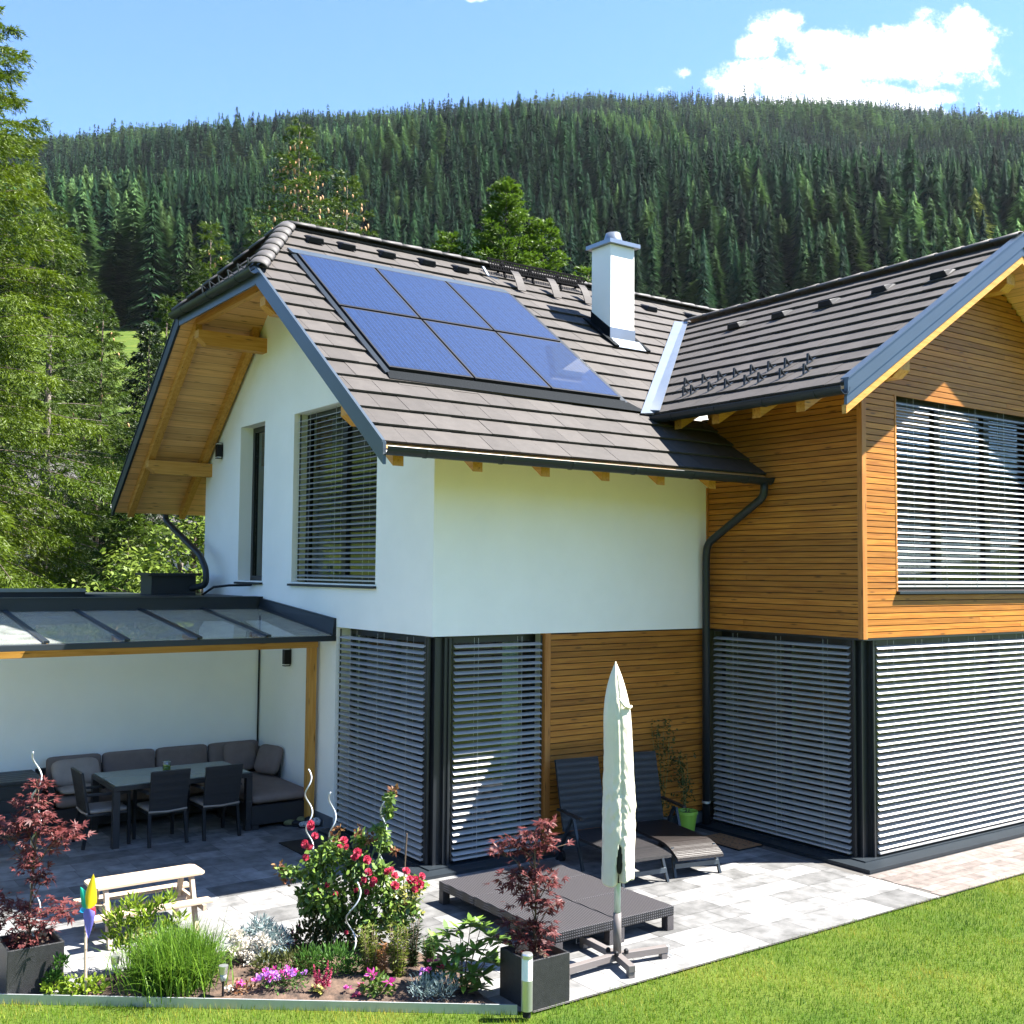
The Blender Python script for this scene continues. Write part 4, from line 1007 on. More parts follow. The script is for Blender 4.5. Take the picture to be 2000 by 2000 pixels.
# reclining loungers
def lounger(label, loc, rz, curl, seatm, group='wicker loungers by the wooden wall'):
    t = thing('sun_lounger', label, 'sun lounger', loc, rz, group)
    mb = MB(); w = .29; pts = []
    n = 14
    for i in range(n+1):
        y = -.02+1.22*i/n; z = .335-curl*max(0, (.35-y)/.35)**2*.10
        pts.append((y, z))
    for (ya, za), (yb, zb) in zip(pts, pts[1:]):
        mb.hexa([(-w, ya, za-.03), (w, ya, za-.03), (w, yb, zb-.03), (-w, yb, zb-.03), (-w, ya, za), (w, ya, za), (w, yb, zb), (-w, yb, zb)])
    mb.build('seat', M[seatm], t)
    mb = MB(); a = radians(76); ly = .80
    d = Vector((0, cos(a), sin(a))); nn = Vector((0, -sin(a), cos(a))); b0 = Vector((0, 1.22, .335))
    p = b0; q = b0+d*ly
    mb.hexa([tuple(p+Vector((-w, 0, 0))-nn*.03), tuple(p+Vector((w, 0, 0))-nn*.03), tuple(p+Vector((w, 0, 0))), tuple(p+Vector((-w, 0, 0))),
             tuple(q+Vector((-w, 0, 0))-nn*.03), tuple(q+Vector((w, 0, 0))-nn*.03), tuple(q+Vector((w, 0, 0))), tuple(q+Vector((-w, 0, 0)))])
    mb.build('backrest', M['wicker'], t)
    for s in (-1, 1):
        mb = MB(); mb.bar((s*.285, .04, 0), (s*.265, .14, .30), .03, .03, (1, 0, 0)); mb.build('leg', M['anthra'], t)
        mb = MB(); mb.bar((s*.31, .78, 0), (s*.31, .98, .52), .03, .03, (1, 0, 0)); mb.build('leg', M['anthra'], t)
        mb = MB(); mb.bar((s*.31, 1.34, .0), (s*.31, 1.02, .52), .03, .03, (1, 0, 0)); mb.build('leg', M['anthra'], t)
        mb = MB(); mb.bar((s*.318, .80, .555), (s*.318, 1.30, .575), .05, .025); mb.build('armrest', M['wickerb'], t, bevel=.006)
        mb = MB(); mb.tube([(s*.30-.02, 1.25, .06), (s*.30+.02, 1.25, .06)], .06, 16); mb.build('wheel', M['black'], t)
    mb = MB(); mb.bar((-.28, .06, .12), (.28, .06, .12), .02, .05); mb.build('crossbar', M['fascia'], t)
    return t
lounger('dark wicker lounger standing left of the parasol pole', (1.66, -1.66, 0), radians(-7), .3, 'wicker')
lounger('brownish wicker lounger with a curved foot end beside the green pot', (2.38, -1.70, 0), radians(-12), 1.0, 'wickerb')

# parasol in its cover
par = thing('parasol', 'closed parasol in a cream cover standing on a grey cross foot', 'parasol', (-.11, -3.21, 0))
mb = MB()
for (dx, dy) in ((.47, -.10), (-.60, -.02), (.04, .52), (-.10, -.30)):
    L_ = hypot(dx, dy); mb.bar((0, 0, .075), (dx, dy, .075), .06, .055)
    mb.bar((dx*(1-.035/L_), dy*(1-.035/L_), .0), (dx*(1-.035/L_), dy*(1-.035/L_), .0465), .055, .06, (dx, dy, 0))
mb.build('cross_foot', M['standgrey'], par, bevel=.004)
mb = MB()
for (dx, dy) in ((.47, -.10), (-.60, -.02), (.04, .52)):
    d = Vector((dx, dy, 0)).normalized(); e = Vector((dx, dy, 0)); s = Vector((-d.y, d.x, 0))*.03
    mb.tube([e+s+Vector((0, 0, .09)), e+s+d*.035+Vector((0, 0, .085)), e+s+d*.035+Vector((0, 0, .02)), e+s*-1+d*.035+Vector((0, 0, .02))], .005, 6)
mb.build('foot_clip', M['galv'], par)
mb = MB()
for a in range(4):
    t = pi/4+a*pi/2; mb.lathe([(.016, .10), (.02, .105), (.02, .13), (.01, .14)], (.075*cos(t), .075*sin(t), 0), 8)
mb.build('foot_bolt', M['black'], par)
mb = MB(); mb.lathe([(.034, .10), (.034, .43)], n=20); mb.build('pole_sleeve', M['standgrey'], par, smooth=True)
mb = MB(); mb.lathe([(.028, .431), (.028, .95)], n=20); mb.build('pole', M['polegreen'], par, smooth=True)
mb = MB(); mb.lathe([(.036, .69), (.036, .76), (.030, .78)], (-.012, -.02, 0), 16); mb.build('clamp_collar', M['black'], par)
mb = MB(); mb.lathe([(.0365, .765), (.0365, .785)], (-.012, -.02, 0), 16); mb.build('collar_ring', mat('red_plastic', (.45, .02, .03), .4), par)
mb = MB(); mb.cushion((-.045, -.075, .92), (.065, .065, .30), e=.6, nu=14, nv=10); mb.build('crank_box', M['black'], par, smooth=True)
from mathutils import noise
def cover():
    rs = random.Random(3); nz, nt = 150, 96; V = []; F = []
    for i in range(nz+1):
        f = i/nz; z = .72+1.80*f
        r = .134+.006*sin(f*7)-.014*f
        if f > .70: r *= max(.02, 1-((f-.70)/.30)**1.9)
        if f < .05: r *= 1.02
        ox = .02*sin(f*4)-.015*f; oy = .0
        for j in range(nt):
            t = 2*pi*j/nt
            tt = math.atan2(sin(t-radians(-118)), cos(t-radians(-118)))
            g = math.exp(-((f-.33)/.17)**2)
            d = .010*noise.noise(Vector((2*cos(t), 2*sin(t), 3.2*f)))+.010*g*noise.noise(Vector((2.5*cos(t)+9, 2.5*sin(t), 22*f+1.2*sin(t))))
            d += .006*(.25+g)*noise.noise(Vector((5*cos(t), 5*sin(t)+4, 34*f+3*cos(t))))
            pk = math.exp(-(tt/.42)**2); d += -.012*math.exp(-(tt/.10)**2)+pk*(.3+g)*.010*noise.noise(Vector((1.5*tt, 3, 46*f+5*abs(tt))))
            if f < .20 and abs(tt+.12) < .38*(1-f/.20): d -= .10*(1-abs(tt+.12)/.38)*(1-f/.2)
            rr = max(.004, r+d)*(1.0 if f < .7 else 1)
            V.append((ox+rr*cos(t), oy+rr*sin(t), z-(.05*max(0, 1-f/.06)*(.5+.5*sin(2*t+1)))))
    for i in range(nz):
        for j in range(nt): F.append((i*nt+j, i*nt+(j+1) % nt, (i+1)*nt+(j+1) % nt, (i+1)*nt+j))
    F.append(tuple(nz*nt+j for j in range(nt)))
    m = MB(); m.add(V, F); return m
cv = cover().build('cover', M['canvas'], par, smooth=True)
sm = cv.modifiers.new('thickness', 'SOLIDIFY'); sm.thickness = .003
mb = MB()
mb.tube([(-.075, -.105, 2.22), (-.04, -.125, 2.16), (.02, -.125, 2.14), (.055, -.105, 2.15)], .012, 6); mb.build('cover_strap', M['canvas'], cv, smooth=True)

# planters, bollard, garden lights
def planter(label, loc, s, h):
    t = thing('planter', label, 'planter', loc)
    mb = MB(); a = s/2; b = a-.02
    mb.add([(-a, -a, 0), (a, -a, 0), (a, a, 0), (-a, a, 0), (-a, -a, h), (a, -a, h), (a, a, h), (-a, a, h), (-b, -b, h), (b, -b, h), (b, b, h), (-b, b, h), (-b, -b, h-.10), (b, -b, h-.10), (b, b, h-.10), (-b, b, h-.10)],
           [(3, 2, 1, 0), (0, 1, 5, 4), (1, 2, 6, 5), (2, 3, 7, 6), (3, 0, 4, 7), (4, 5, 9, 8), (5, 6, 10, 9), (6, 7, 11, 10), (7, 4, 8, 11), (8, 9, 13, 12), (9, 10, 14, 13), (10, 11, 15, 14), (11, 8, 12, 15)])
    mb.build('tub', M['planter'], t, bevel=.004)
    mb = MB(); n = 12
    for i in range(n):
        for j in range(n):
            x0, x1, y0, y1 = -b+2*b*i/n, -b+2*b*(i+1)/n, -b+2*b*j/n, -b+2*b*(j+1)/n
            z = lambda x, y: h-.06+.02*sin(x*31+1)*cos(y*27)+.012*sin(x*77)*sin(y*81)
            mb.quad((x0, y0, z(x0, y0)), (x1, y0, z(x1, y0)), (x1, y1, z(x1, y1)), (x0, y1, z(x0, y1)))
    mb.build('potting_soil', M['soil'], t)
planter('square anthracite planter at the left edge of the picture', (-4.235, -.985, .0), .41, .365)
planter('square black planter behind the bollard light at the lawn edge', (-1.10, -3.385, .0), .385, .365)
bo = thing('bollard_light', 'round steel bollard light with white diffuser at the lawn edge', 'bollard light', (-1.36, -3.64, 0))
mb = MB(); mb.lathe([(.030, 0), (.030, .05)], n=20); mb.build('foot', M['black'], bo)
mb = MB(); mb.lathe([(.042, .05), (.042, .27)], n=28); mb.build('tube', M['steel'], bo, smooth=False)
mb = MB(); mb.lathe([(.041, .2705), (.041, .425)], n=28); mb.build('diffuser', M['white'], bo)
mb = MB(); mb.lathe([(.042, .4255), (.042, .452), (.036, .462), (.0, .466)], n=28, cap=False); mb.build('cap', M['steel'], bo)
def solar_light(label, loc):
    t = thing('solar_light', label, 'garden light', loc, 0, 'small steel solar lights in the flower bed')
    mb = MB(); mb.lathe([(.009, -.02), (.009, .12)], n=10); mb.build('stake', M['black'], t)
    mb = MB(); mb.lathe([(.022, .12), (.024, .15), (.028, .17)], n=18); mb.build('shade', M['whiteblack'], t, smooth=True)
    mb = MB(); mb.lathe([(.030, .1705), (.036, .225), (.036, .232), (.0, .234)], n=20, cap=False); mb.build('cap', M['steel'], t)
solar_light('small steel solar light inside the long grass tuft', (-3.70, -1.40, .02)); solar_light('small steel solar light right of the long grass tuft', (-3.08, -2.07, .02))
# pinwheel on a stick
pw = thing('pinwheel', 'rainbow coloured garden pinwheel on a thin wooden stick', 'pinwheel', (-3.93, -1.46, .02))
mb = MB(); mb.tube([(0, 0, -.02), (.0, .05, .38), (.01, .10, .66)], .012, 8); mb.build('stick', M['benchwood'], pw)
hub = Vector((.03, .02, .66))
cols = [('yellow', (.85, .60, .02)), ('green', (.03, .50, .32)), ('blue', (.02, .40, .80)), ('violet', (.22, .20, .70)), ('red', (.65, .06, .08))]
for k, (cn, cc) in enumerate(cols):
    a0 = radians((86, 118, 205, 268, 300)[k]); mb = MB()
    dr = Vector((.815*cos(a0), -.58*cos(a0), sin(a0))); fw = Vector((-.58, -.815, 0)); sd = dr.cross(fw)
    Ln = (.25, .17, .09, .24, .08)[k]; n = 7; V = []; F = []
    for i in range(n+1):
        f = i/n; wd = (.068, .062, .055, .060, .05)[k]*min(1, 3*f+.45)*(1-f)**.75
        for j in range(7):
            g = (j/6-.5)*2
            V.append(tuple(hub+dr*(Ln*f)+sd*(wd*sin(g*1.25))+fw*(.05*cos(g*1.25)*(1-f)+.03)))
    for i in range(n):
        for j in range(6): F.append((i*7+j, i*7+j+1, (i+1)*7+j+1, (i+1)*7+j))
    mb.add(V, F); o = mb.build('vane', leafmat('pinwheel_'+cn, cc, cc, .35, .35), pw, smooth=True); tag(o, cn+' vane')
mb = MB(); mb.tube([hub, hub+Vector((.815, -.58, 0))*.10], .006, 6); mb.lathe([(.012, -.012), (.014, 0), (.012, .012)], tuple(hub+Vector((.815, -.58, 0))*.10), 8); mb.build('hub', M['benchwood'], pw)
# mats, pot
dm = thing('doormat', 'brown coir doormat with dark scattered marks by the downpipe', 'doormat', (3.75, -.84, 0)); O = (3.75, -.84, 0)
mb = MB(O); mb.box(3.54, 3.955, -1.19, -.49, .0, .014); mb.build('backing', M['black'], dm)
mb = MB(O); mb.box(3.55, 3.945, -1.18, -.50, .0145, .022); mb.build('pile', M['coir'], dm)
mb = MB(O); rs = random.Random(9)
for r_ in range(3):
    for k in range(13):
        x = 3.60+r_*.14+rs.uniform(-.02, .02); y = -1.12+k*.048; a = rs.uniform(0, 3.1)
        mb.bar((x, y, .0235), (x+.03*cos(a), y+.03*sin(a), .0235), .010, .002)
mb.build('dark_mark', M['black'], dm)
bm_ = MB(); bm_.box(-.82, -.22, 1.15, 2.12, .0, .012); o = bm_.build('rubber_mat', M['black']); tag(o, 'large black rubber mat in the shade behind the rose bush', 'mat')
pot = thing('flower_pot', 'lime green plastic pot by the downpipe', 'pot', (3.66, -.20, 0))
mb = MB(); mb.lathe([(.095, 0), (.13, .24), (.142, .242), (.142, .28), (.128, .28), (.120, .235)], n=28, cap=False); mb.build('tub', M['pot'], pot, smooth=False)
mb = MB(); mb.lathe([(.0, .232), (.121, .236)], n=20, cap=False); mb.build('potting_soil', M['soil'], pot)
# ------------------------------------------------------------------ planting
RX = np.array([.815, -.58, 0.]); RY = np.array([.58, .815, 0.])      # sideways / backwards as seen from the lawn
def leaf_hex(P, D, Ln, W, rs, nrm=None, fold=.0):
    D = D/(np.linalg.norm(D, axis=1, keepdims=True)+1e-9)
    q = rs.normal(size=P.shape) if nrm is None else nrm
    S = np.cross(D, q); S /= (np.linalg.norm(S, axis=1, keepdims=True)+1e-9); Nn = np.cross(S, D)
    Ln = np.asarray(Ln).reshape(-1, 1); W = np.asarray(W).reshape(-1, 1); n = len(P); V = np.empty((n, 6, 3))
    V[:, 0] = P; V[:, 1] = P+D*Ln*.30+S*W*.46; V[:, 2] = P+D*Ln*.66+S*W*.38-Nn*Ln*.05; V[:, 3] = P+D*Ln-Nn*Ln*.12
    V[:, 4] = P+D*Ln*.66-S*W*.38-Nn*Ln*.05; V[:, 5] = P+D*Ln*.30-S*W*.46
    return V.reshape(-1, 3), np.arange(n*6).reshape(-1, 6)
def norm(v): return v/(np.linalg.norm(v, axis=-1, keepdims=True)+1e-9)
class Foliage:
    def __init__(s, seed): s.rs = np.random.RandomState(seed); s.a = []
    def add(s, P, D, L, W, N=None):
        P = np.atleast_2d(np.asarray(P, float)); n = len(P)
        D = np.broadcast_to(np.asarray(D, float), P.shape); L = np.broadcast_to(L, n); W = np.broadcast_to(W, n)
        N = s.rs.normal(size=P.shape) if N is None else np.broadcast_to(np.asarray(N, float), P.shape)
        s.a.append((P, D, L, W, N))
    def ball(s, c, r, n, ln, w, out=1.0, up=.3, jit=.6, shell=.5, upn=0.0):
        rs = s.rs; d = norm(rs.normal(size=(n, 3))); rad = (shell+(1-shell)*rs.rand(n, 1))
        P = np.asarray(c)+d*rad*np.asarray(r)
        D = norm(d*out+np.array([0, 0, up])+rs.normal(size=(n, 3))*jit)
        N = rs.normal(size=(n, 3))*(1-upn)+np.array([0, 0, 1.])*upn*2 if upn > 0 else None
        s.add(P, D, ln*(.7+.6*rs.rand(n)), w*(.7+.6*rs.rand(n)), N)
    def build(s, name, material, parent, hexa=True, kind=None):
        P, D, L, W, N = [np.concatenate([x[i] for x in s.a]) for i in range(5)]
        V, F = leaf_hex(P, D, L, W, s.rs, N) if hexa else leaf_quads(P, D, L, W, s.rs, N)
        return mesh_from_np(name, V, F, material, parent)
def stems(name, paths, r, material, parent, n=6):
    mb = MB()
    for p in paths: mb.tube(p, [r*(1-.6*i/max(1, len(p)-1)) for i in range(len(p))], n)
    return mb.build(name, material, parent, smooth=True)
def bloom_mesh(rs, r=.035, layers=4):
    V = []; F = []
    for k in range(layers):
        m = 5+k
        for j in range(m):
            a = 2*pi*(j+.5*(k % 2))/m+rs.uniform(-.2, .2); rr = r*(.35+.65*k/(layers-1)); tilt = .25+.8*k/(layers-1)
            b = len(V)
            for (u, v) in ((-.8, 0), (.8, 0), (1.0, .7), (.3, 1.05), (-.3, 1.0), (-1.0, .7)):
                ang = a+u*(.75 if v else .35); rad = rr*(.25+.75*v*sin(tilt)); z = r*.9*(v*cos(tilt))+.2*r*(layers-1-k)*v
                V.append((rad*cos(ang), rad*sin(ang), z))
            F.append(tuple(range(b, b+6)))
    m = MB(); m.add(V, F); return m

# --- red maples in the planters
def maple(label, loc, h, clusters, seed, nleaf):
    rs = np.random.RandomState(seed); t = thing('red_maple', label, 'shrub', loc, 0)
    paths = []; main = [(0, 0, -.06)]+[(.02*sin(3*f+seed), .015*cos(4*f), h*.96*f) for f in np.linspace(.1, 1, 8)]
    P, D, L, W, N = [], [], [], [], []
    for (u, dpt, z, r, k) in clusters:
        c = RX*u+RY*dpt+np.array([0, 0, z])
        z0 = max(.02, z-.55*abs(u)-.12); s0 = np.array([0, 0, z0])
        paths.append([tuple(s0), tuple(s0*.4+c*.6+np.array([0, 0, .03])), tuple(c)])
        m = int(nleaf*k*.85); r = r*.82
        pos = c+rs.normal(size=(m, 3))*np.array([r, r, r*.42])
        # twigs reach from the branch to some leaves
        for q in pos[:max(3, m//9)]: paths.append([tuple(c*.75+s0*.25), tuple(q)])
        base = norm((pos-c)*np.array([1, 1, .3])+np.array([0, 0, -.35*r])+rs.normal(size=(m, 3))*.03)
        nn = norm(np.array([0, 0, 1.])+rs.normal(size=(m, 3))*.45)
        side = norm(np.cross(base, nn))
        for a, ln in ((-1.25, .6), (-.62, .85), (0, 1.0), (.62, .85), (1.25, .6)):
            dd = base*cos(a)+side*sin(a); dd[:, 2] -= .12*abs(a)
            P.append(pos); D.append(dd); L.append(np.full(m, .066*ln)*(.7+.5*rs.rand(m))); W.append(np.full(m, .0145)); N.append(nn)
    V, F = leaf_quads(np.concatenate(P), np.concatenate(D), np.concatenate(L), np.concatenate(W), rs, np.concatenate(N))
    mesh_from_np('leaves', V, F, M['redmaple'], t)
    mb = MB(); mb.tube(main, [.011*(1-.7*i/8) for i in range(9)], 7)
    for p in paths: mb.tube(p, [.005, .003, .002][:len(p)] if len(p) == 3 else [.0025, .0015], 5)
    mb.build('stems', M['stem'], t, smooth=True)
    return t
maple('tall red leaved maple in the left planter', (-4.235, -.985, .30), 1.33,
      [(.02, 0, 1.27, .055, .6), (-.04, .05, 1.12, .085, 1), (.05, -.05, 1.02, .085, 1), (-.10, 0, .96, .09, 1), (.04, .05, .90, .10, 1), (-.28, .05, .88, .09, 1), (-.42, 0, .95, .08, .8), (.28, 0, .90, .08, .9), (.02, .0, .78, .10, 1.1), (.16, .1, .80, .08, .6), (-.02, 0, .66, .07, .7), (.06, 0, .56, .065, .5), (.10, 0, .52, .05, .3),
       (-.14, .05, .34, .10, 1.0), (.10, 0, .31, .10, 1.0), (-.28, 0, .28, .09, .8), (.22, .05, .27, .07, .7), (-.05, -.05, .23, .11, 1.1), (-.30, -.05, .17, .07, .5), (.10, -.02, .17, .08, .7), (-.02, -.04, .11, .08, .7), (-.12, -.03, .06, .06, .5)], 5, 64)
maple('red leaved maple in the black planter beside the bollard light', (-1.10, -3.385, .30), 1.02,
      [(.08, 0, 1.02, .055, .6), (-.02, 0, .93, .075, 1), (-.18, 0, .88, .075, .9), (-.28, 0, .83, .05, .5), (.12, 0, .87, .06, .6), (-.04, .05, .80, .075, 1), (-.10, 0, .66, .085, 1), (.04, 0, .62, .07, .8), (.15, 0, .60, .05, .4), (-.16, .05, .56, .085, 1), (.0, 0, .50, .08, .9), (-.06, 0, .44, .07, .8), (.16, 0, .42, .055, .5), (.05, 0, .38, .06, .5),
       (-.20, 0, .28, .05, .5), (-.03, 0, .27, .06, .8), (.08, 0, .23, .06, .7), (-.14, 0, .16, .06, .7), (.02, -.02, .13, .06, .7), (-.05, -.02, .07, .05, .5)], 8, 56)
def spiral(label, loc, h, r=.028, turn=.24, ph=0.0, lean=(0, 0)):
    mb = MB(); pts = []; n = int(h/.02)
    for i in range(n+1):
        z = h*i/n; k = min(1, i/6); pts.append((lean[0]*z+r*k*cos(2*pi*z/turn+ph), lean[1]*z+r*k*sin(2*pi*z/turn+ph), z))
    mb.tube(pts, .0065, 7); o = mb.build('spiral_stake', M['galv'], smooth=True); o.location = loc
    return tag(o, label, 'plant stake', 'spiral plant stakes')
spiral('spiral metal stake rising above the left red maple', (-4.19, -.93, .28), 1.53, .035, .34, .4, (-.02, .0))
spiral('spiral metal stake left of the rose bush, tallest in front of the canopy post', (-1.98, -1.30, .0), 1.50, .03, .30, 1.0, (-.03, .04))
spiral('spiral metal stake standing among the left rose blooms', (-1.93, -1.62, .0), 1.36, .03, .32, 2.2, (-.02, .02))
spiral('spiral metal stake at the right side of the rose bush holding its highest shoot', (-1.52, -1.66, .0), 1.26, .03, .34, .2, (.03, .0))
spiral('short spiral metal stake at the foot of the rose bush', (-1.97, -1.96, .0), .66, .05, .40, 3.0, (.08, -.02))
cn = MB(); cn.tube([(0, 0, 0), (.05, -.01, .95)], .006, 6); o = cn.build('plant_cane', M['stem']); o.location = (-1.35, -1.74, 0); tag(o, 'thin straight cane beside the right rose blooms', 'plant stake')

# --- rose bush
rb = np.array([-1.78, -1.74, 0.02]); S_ = 228.
def rose_at(u, v, d=0.0): return RX*((u-695)/S_)+RY*d+np.array([0, 0, (1861-v)/S_])
rose = thing('rose_bush', 'tall red flowering rose bush in the middle of the flower bed', 'rose bush', tuple(rb))
rs = np.random.RandomState(12); fo = Foliage(21); paths = []
lobes = [(620, 1690, .13, 130), (650, 1665, .12, 110), (690, 1690, .13, 130), (640, 1740, .16, 200), (700, 1745, .17, 230), (760, 1760, .16, 200), (600, 1775, .10, 80), (660, 1790, .16, 170), (720, 1800, .16, 170), (775, 1800, .13, 140), (800, 1775, .10, 90), (810, 1740, .07, 60), (745, 1705, .10, 90), (745, 1660, .07, 50), (740, 1625, .06, 40), (757, 1590, .05, 30), (760, 1560, .04, 22), (575, 1715, .06, 40), (555, 1705, .05, 26), (640, 1820, .10, 70), (720, 1835, .12, 70), (610, 1740, .10, 80), (700, 1650, .07, 40), (590, 1750, .06, 26)]
for (u, v, r, n) in lobes:
    c = rose_at(u, v, rs.uniform(-.12, .12)); fo.ball(c, (r*1.1, r*1.1, r), int(n*1.75), .054, .038, out=.6, up=-.15, jit=.7, shell=.15, upn=.45)
    b0 = np.array([rs.uniform(-.12, .12), rs.uniform(-.12, .12), 0])
    paths.append([tuple(b0), tuple(b0*.5+c*.5+np.array([0, 0, .10])), tuple(c)])
    for _ in range(3): paths.append([tuple(c), tuple(c+rs.normal(size=3)*r*.7)])
fo.build('foliage', M['roseleaf'], rose)
fb = Foliage(22)
for (u, v, r, n) in ((765, 1548, .04, 26), (760, 1565, .04, 20), (545, 1700, .05, 24), (560, 1725, .04, 16), (650, 1640, .05, 20), (720, 1640, .06, 40), (700, 1625, .05, 22), (770, 1665, .03, 12), (790, 1770, .04, 14), (660, 1625, .03, 12)):
    fb.ball(rose_at(u, v, -.05), (r, r, r), n, .042, .024, out=.6, up=0, jit=.7, shell=.2)
fb.build('young_leaves', M['bronze'], rose)
stems('stems', paths, .006, M['gstem'], rose)
rr = random.Random(5); fl0 = None
for (u, v, s) in ((613, 1608, 1), (606, 1616, .9), (617, 1632, .8), (600, 1648, 1), (612, 1655, .9), (602, 1672, .8), (674, 1640, .9), (680, 1652, .7), (664, 1655, .6), (702, 1660, 1), (696, 1672, .9), (718, 1675, 1), (722, 1700, .9), (714, 1712, .7), (735, 1712, .8), (728, 1722, .7), (760, 1700, .9), (772, 1706, .9), (766, 1694, .7), (794, 1698, .9), (803, 1714, 1), (814, 1712, .9), (820, 1722, 1), (812, 1730, .8), (824, 1706, .8), (772, 1728, 1), (645, 1725, .7), (660, 1740, .6), (700, 1735, .6), (718, 1738, .6), (628, 1735, .5), (706, 1722, .5), (680, 1815, .5)):
    if fl0 is None: o = fl0 = bloom_mesh(rr, .043).build('rose_bloom', M['rosered'], rose)
    else: o = fl0.copy(); COL.objects.link(o)
    o.location = rose_at(u, v, -.16+rr.uniform(-.05, .03)); o.scale = (s*1.0,)*3
    o.rotation_euler = (radians(55)+rr.uniform(-.5, .5), rr.uniform(-.4, .4), radians(-35)+rr.uniform(-.6, .6))

# --- bed plants
def plant(name, label, cat, loc, group=None): return thing(name, label, cat, loc, 0, group)
p = plant('leafy_shrub', 'yellow green leafy shrub behind the long grass tuft', 'shrub', (-3.52, -1.15, .02)); fo = Foliage(31); paths = []
rs = np.random.RandomState(31)
for (u, d, z, r, n) in ((-.12, 0, .42, .09, 75), (0, .05, .50, .09, 80), (.12, 0, .46, .09, 80), (.22, .05, .52, .06, 50), (.30, .05, .56, .05, 36), (-.05, 0, .34, .12, 90), (.10, 0, .36, .12, 90), (.30, 0, .36, .07, 44), (.40, 0, .42, .05, 26), (.0, 0, .22, .13, 90), (.2, 0, .24, .11, 70), (-.14, 0, .24, .08, 44)):
    c = RX*u+RY*d+np.array([0, 0, z]); fo.ball(c, (r, r, r), n, .075, .018, out=.5, up=.75, jit=.5, shell=.1); paths.append([(u*.2*.815, -u*.2*.58, 0), tuple(c)])
fo.build('foliage', M['limeleaf'], p); stems('stems', paths, .004, M['gstem'], p)
fw = Foliage(32)
for (u, z, n) in ((.12, .34, 24), (.20, .30, 24), (.05, .30, 14), (.26, .26, 18)): fw.ball(RX*u+RY*-.12+np.array([0, 0, z]), (.06, .06, .05), n, .025, .014, up=.8, jit=.6)
fw.build('flower_buds', M['hosta'], p)
def tuftplant(name, label, loc, n, L, spread, material, seed, w=.007, cat='ornamental grass'):
    rs = np.random.RandomState(seed); t = thing(name, label, cat, loc); V = []; F = []; k = 0
    az = rs.uniform(0, 2*pi, n); b = rs.normal(size=(n, 2))*spread*.33; ln = L*(.6+.5*rs.rand(n)); ln0 = rs.uniform(.25, 1.1, n)
    seg = 5; VV = np.zeros((n, (seg+1)*2, 3))
    for i in range(seg+1):
        f = i/seg; rad = ln*ln0*.62*f**1.3; z = ln*(f-.55*ln0*f*f)
        c = np.stack([b[:, 0]+np.cos(az)*rad, b[:, 1]+np.sin(az)*rad, z], 1); wv = w*(1-f**2*.9)
        s = np.stack([-np.sin(az), np.cos(az), np.zeros(n)], 1)*(wv/2)
        VV[:, 2*i] = c+s; VV[:, 2*i+1] = c-s
    base = (np.arange(n)*(seg+1)*2)[:, None]; FF = []
    for i in range(seg): FF.append(base+np.array([2*i, 2*i+1, 2*i+3, 2*i+2]))
    mesh_from_np('blades', VV.reshape(-1, 3), np.concatenate(FF), M[material], t)
    return t
tuftplant('grass_tuft', 'large tuft of long bright green grass at the left of the flower bed', (-3.30, -1.60, .02), 3000, .56, .42, 'tuft', 41, .008)
p = plant('silver_shrub', 'silvery shrub with a cloud of cream white flowers', 'shrub', (-2.62, -1.52, .02)); fo = Foliage(43)
for (u, d, z, r, n) in ((.05, .05, .24, .11, 260), (.18, .05, .16, .11, 260), (-.08, .05, .17, .10, 160), (.10, -.05, .10, .12, 160)): fo.ball(RX*u+RY*d+np.array([0, 0, z]), (r, r, r*.9), int(n*1.2), .07, .010, up=.5, jit=.6, shell=.4)
fo.build('foliage', M['silver'], p); fw = Foliage(44)
for (u, d, z, r, n) in ((-.13, -.06, .24, .08, 170), (-.02, -.10, .16, .10, 220), (.08, -.08, .22, .06, 90), (-.12, -.12, .13, .07, 120), (.02, -.14, .08, .08, 110), (.14, -.10, .19, .05, 60)): fw.ball(RX*u+RY*d+np.array([0, 0, z]), (r, r, r*.7), int(n*1.3), .030, .017, up=.4, jit=.7, shell=.3)
fw.build('flowers', M['whitefl'], p)
def celosia(label, loc, spikes, seed, scale=1.0):
    p = plant('plume_flower', label, 'flower', loc, 'pink plume flowers'); rs = np.random.RandomState(seed); fo = Foliage(seed)
    for k in range(16):
        a = rs.uniform(0, 6.28); fo.add(np.array([0, 0, .02]), np.array([cos(a), sin(a), rs.uniform(.2, .9)]), .10*scale, .03*scale, np.array([0, 0, 1.]))
    fo.build('foliage', M['hosta'], p)
    for (u, z0, z1) in spikes:
        f = Foliage(seed+7)
        n = 90; zz = rs.rand(n); P = RX*(u*(.6+.4*zz))[:, None]+RY*0.0+np.stack([np.zeros(n), np.zeros(n), z0+(z1-z0)*zz], 1)
        f.add(P, norm(rs.normal(size=(n, 3))+np.array([0, 0, 1.2])), .030*scale*(1.2-zz), .011, None); f.build('plume', M['pinkfl'], p)
celosia('pink plume flower with cream leaves at the front edge of the bed', (-2.44, -2.44, .02), [(-.06, .06, .22), (-.02, .08, .18), (.05, .06, .25), (.08, .05, .20), (.02, .05, .14)], 51)
celosia('dark pink plume flower behind the silvery shrub', (-2.28, -1.42, .02), [(-.06, .06, .20), (0, .07, .18), (.06, .06, .20), (.11, .05, .23), (.03, .05, .12)], 53)
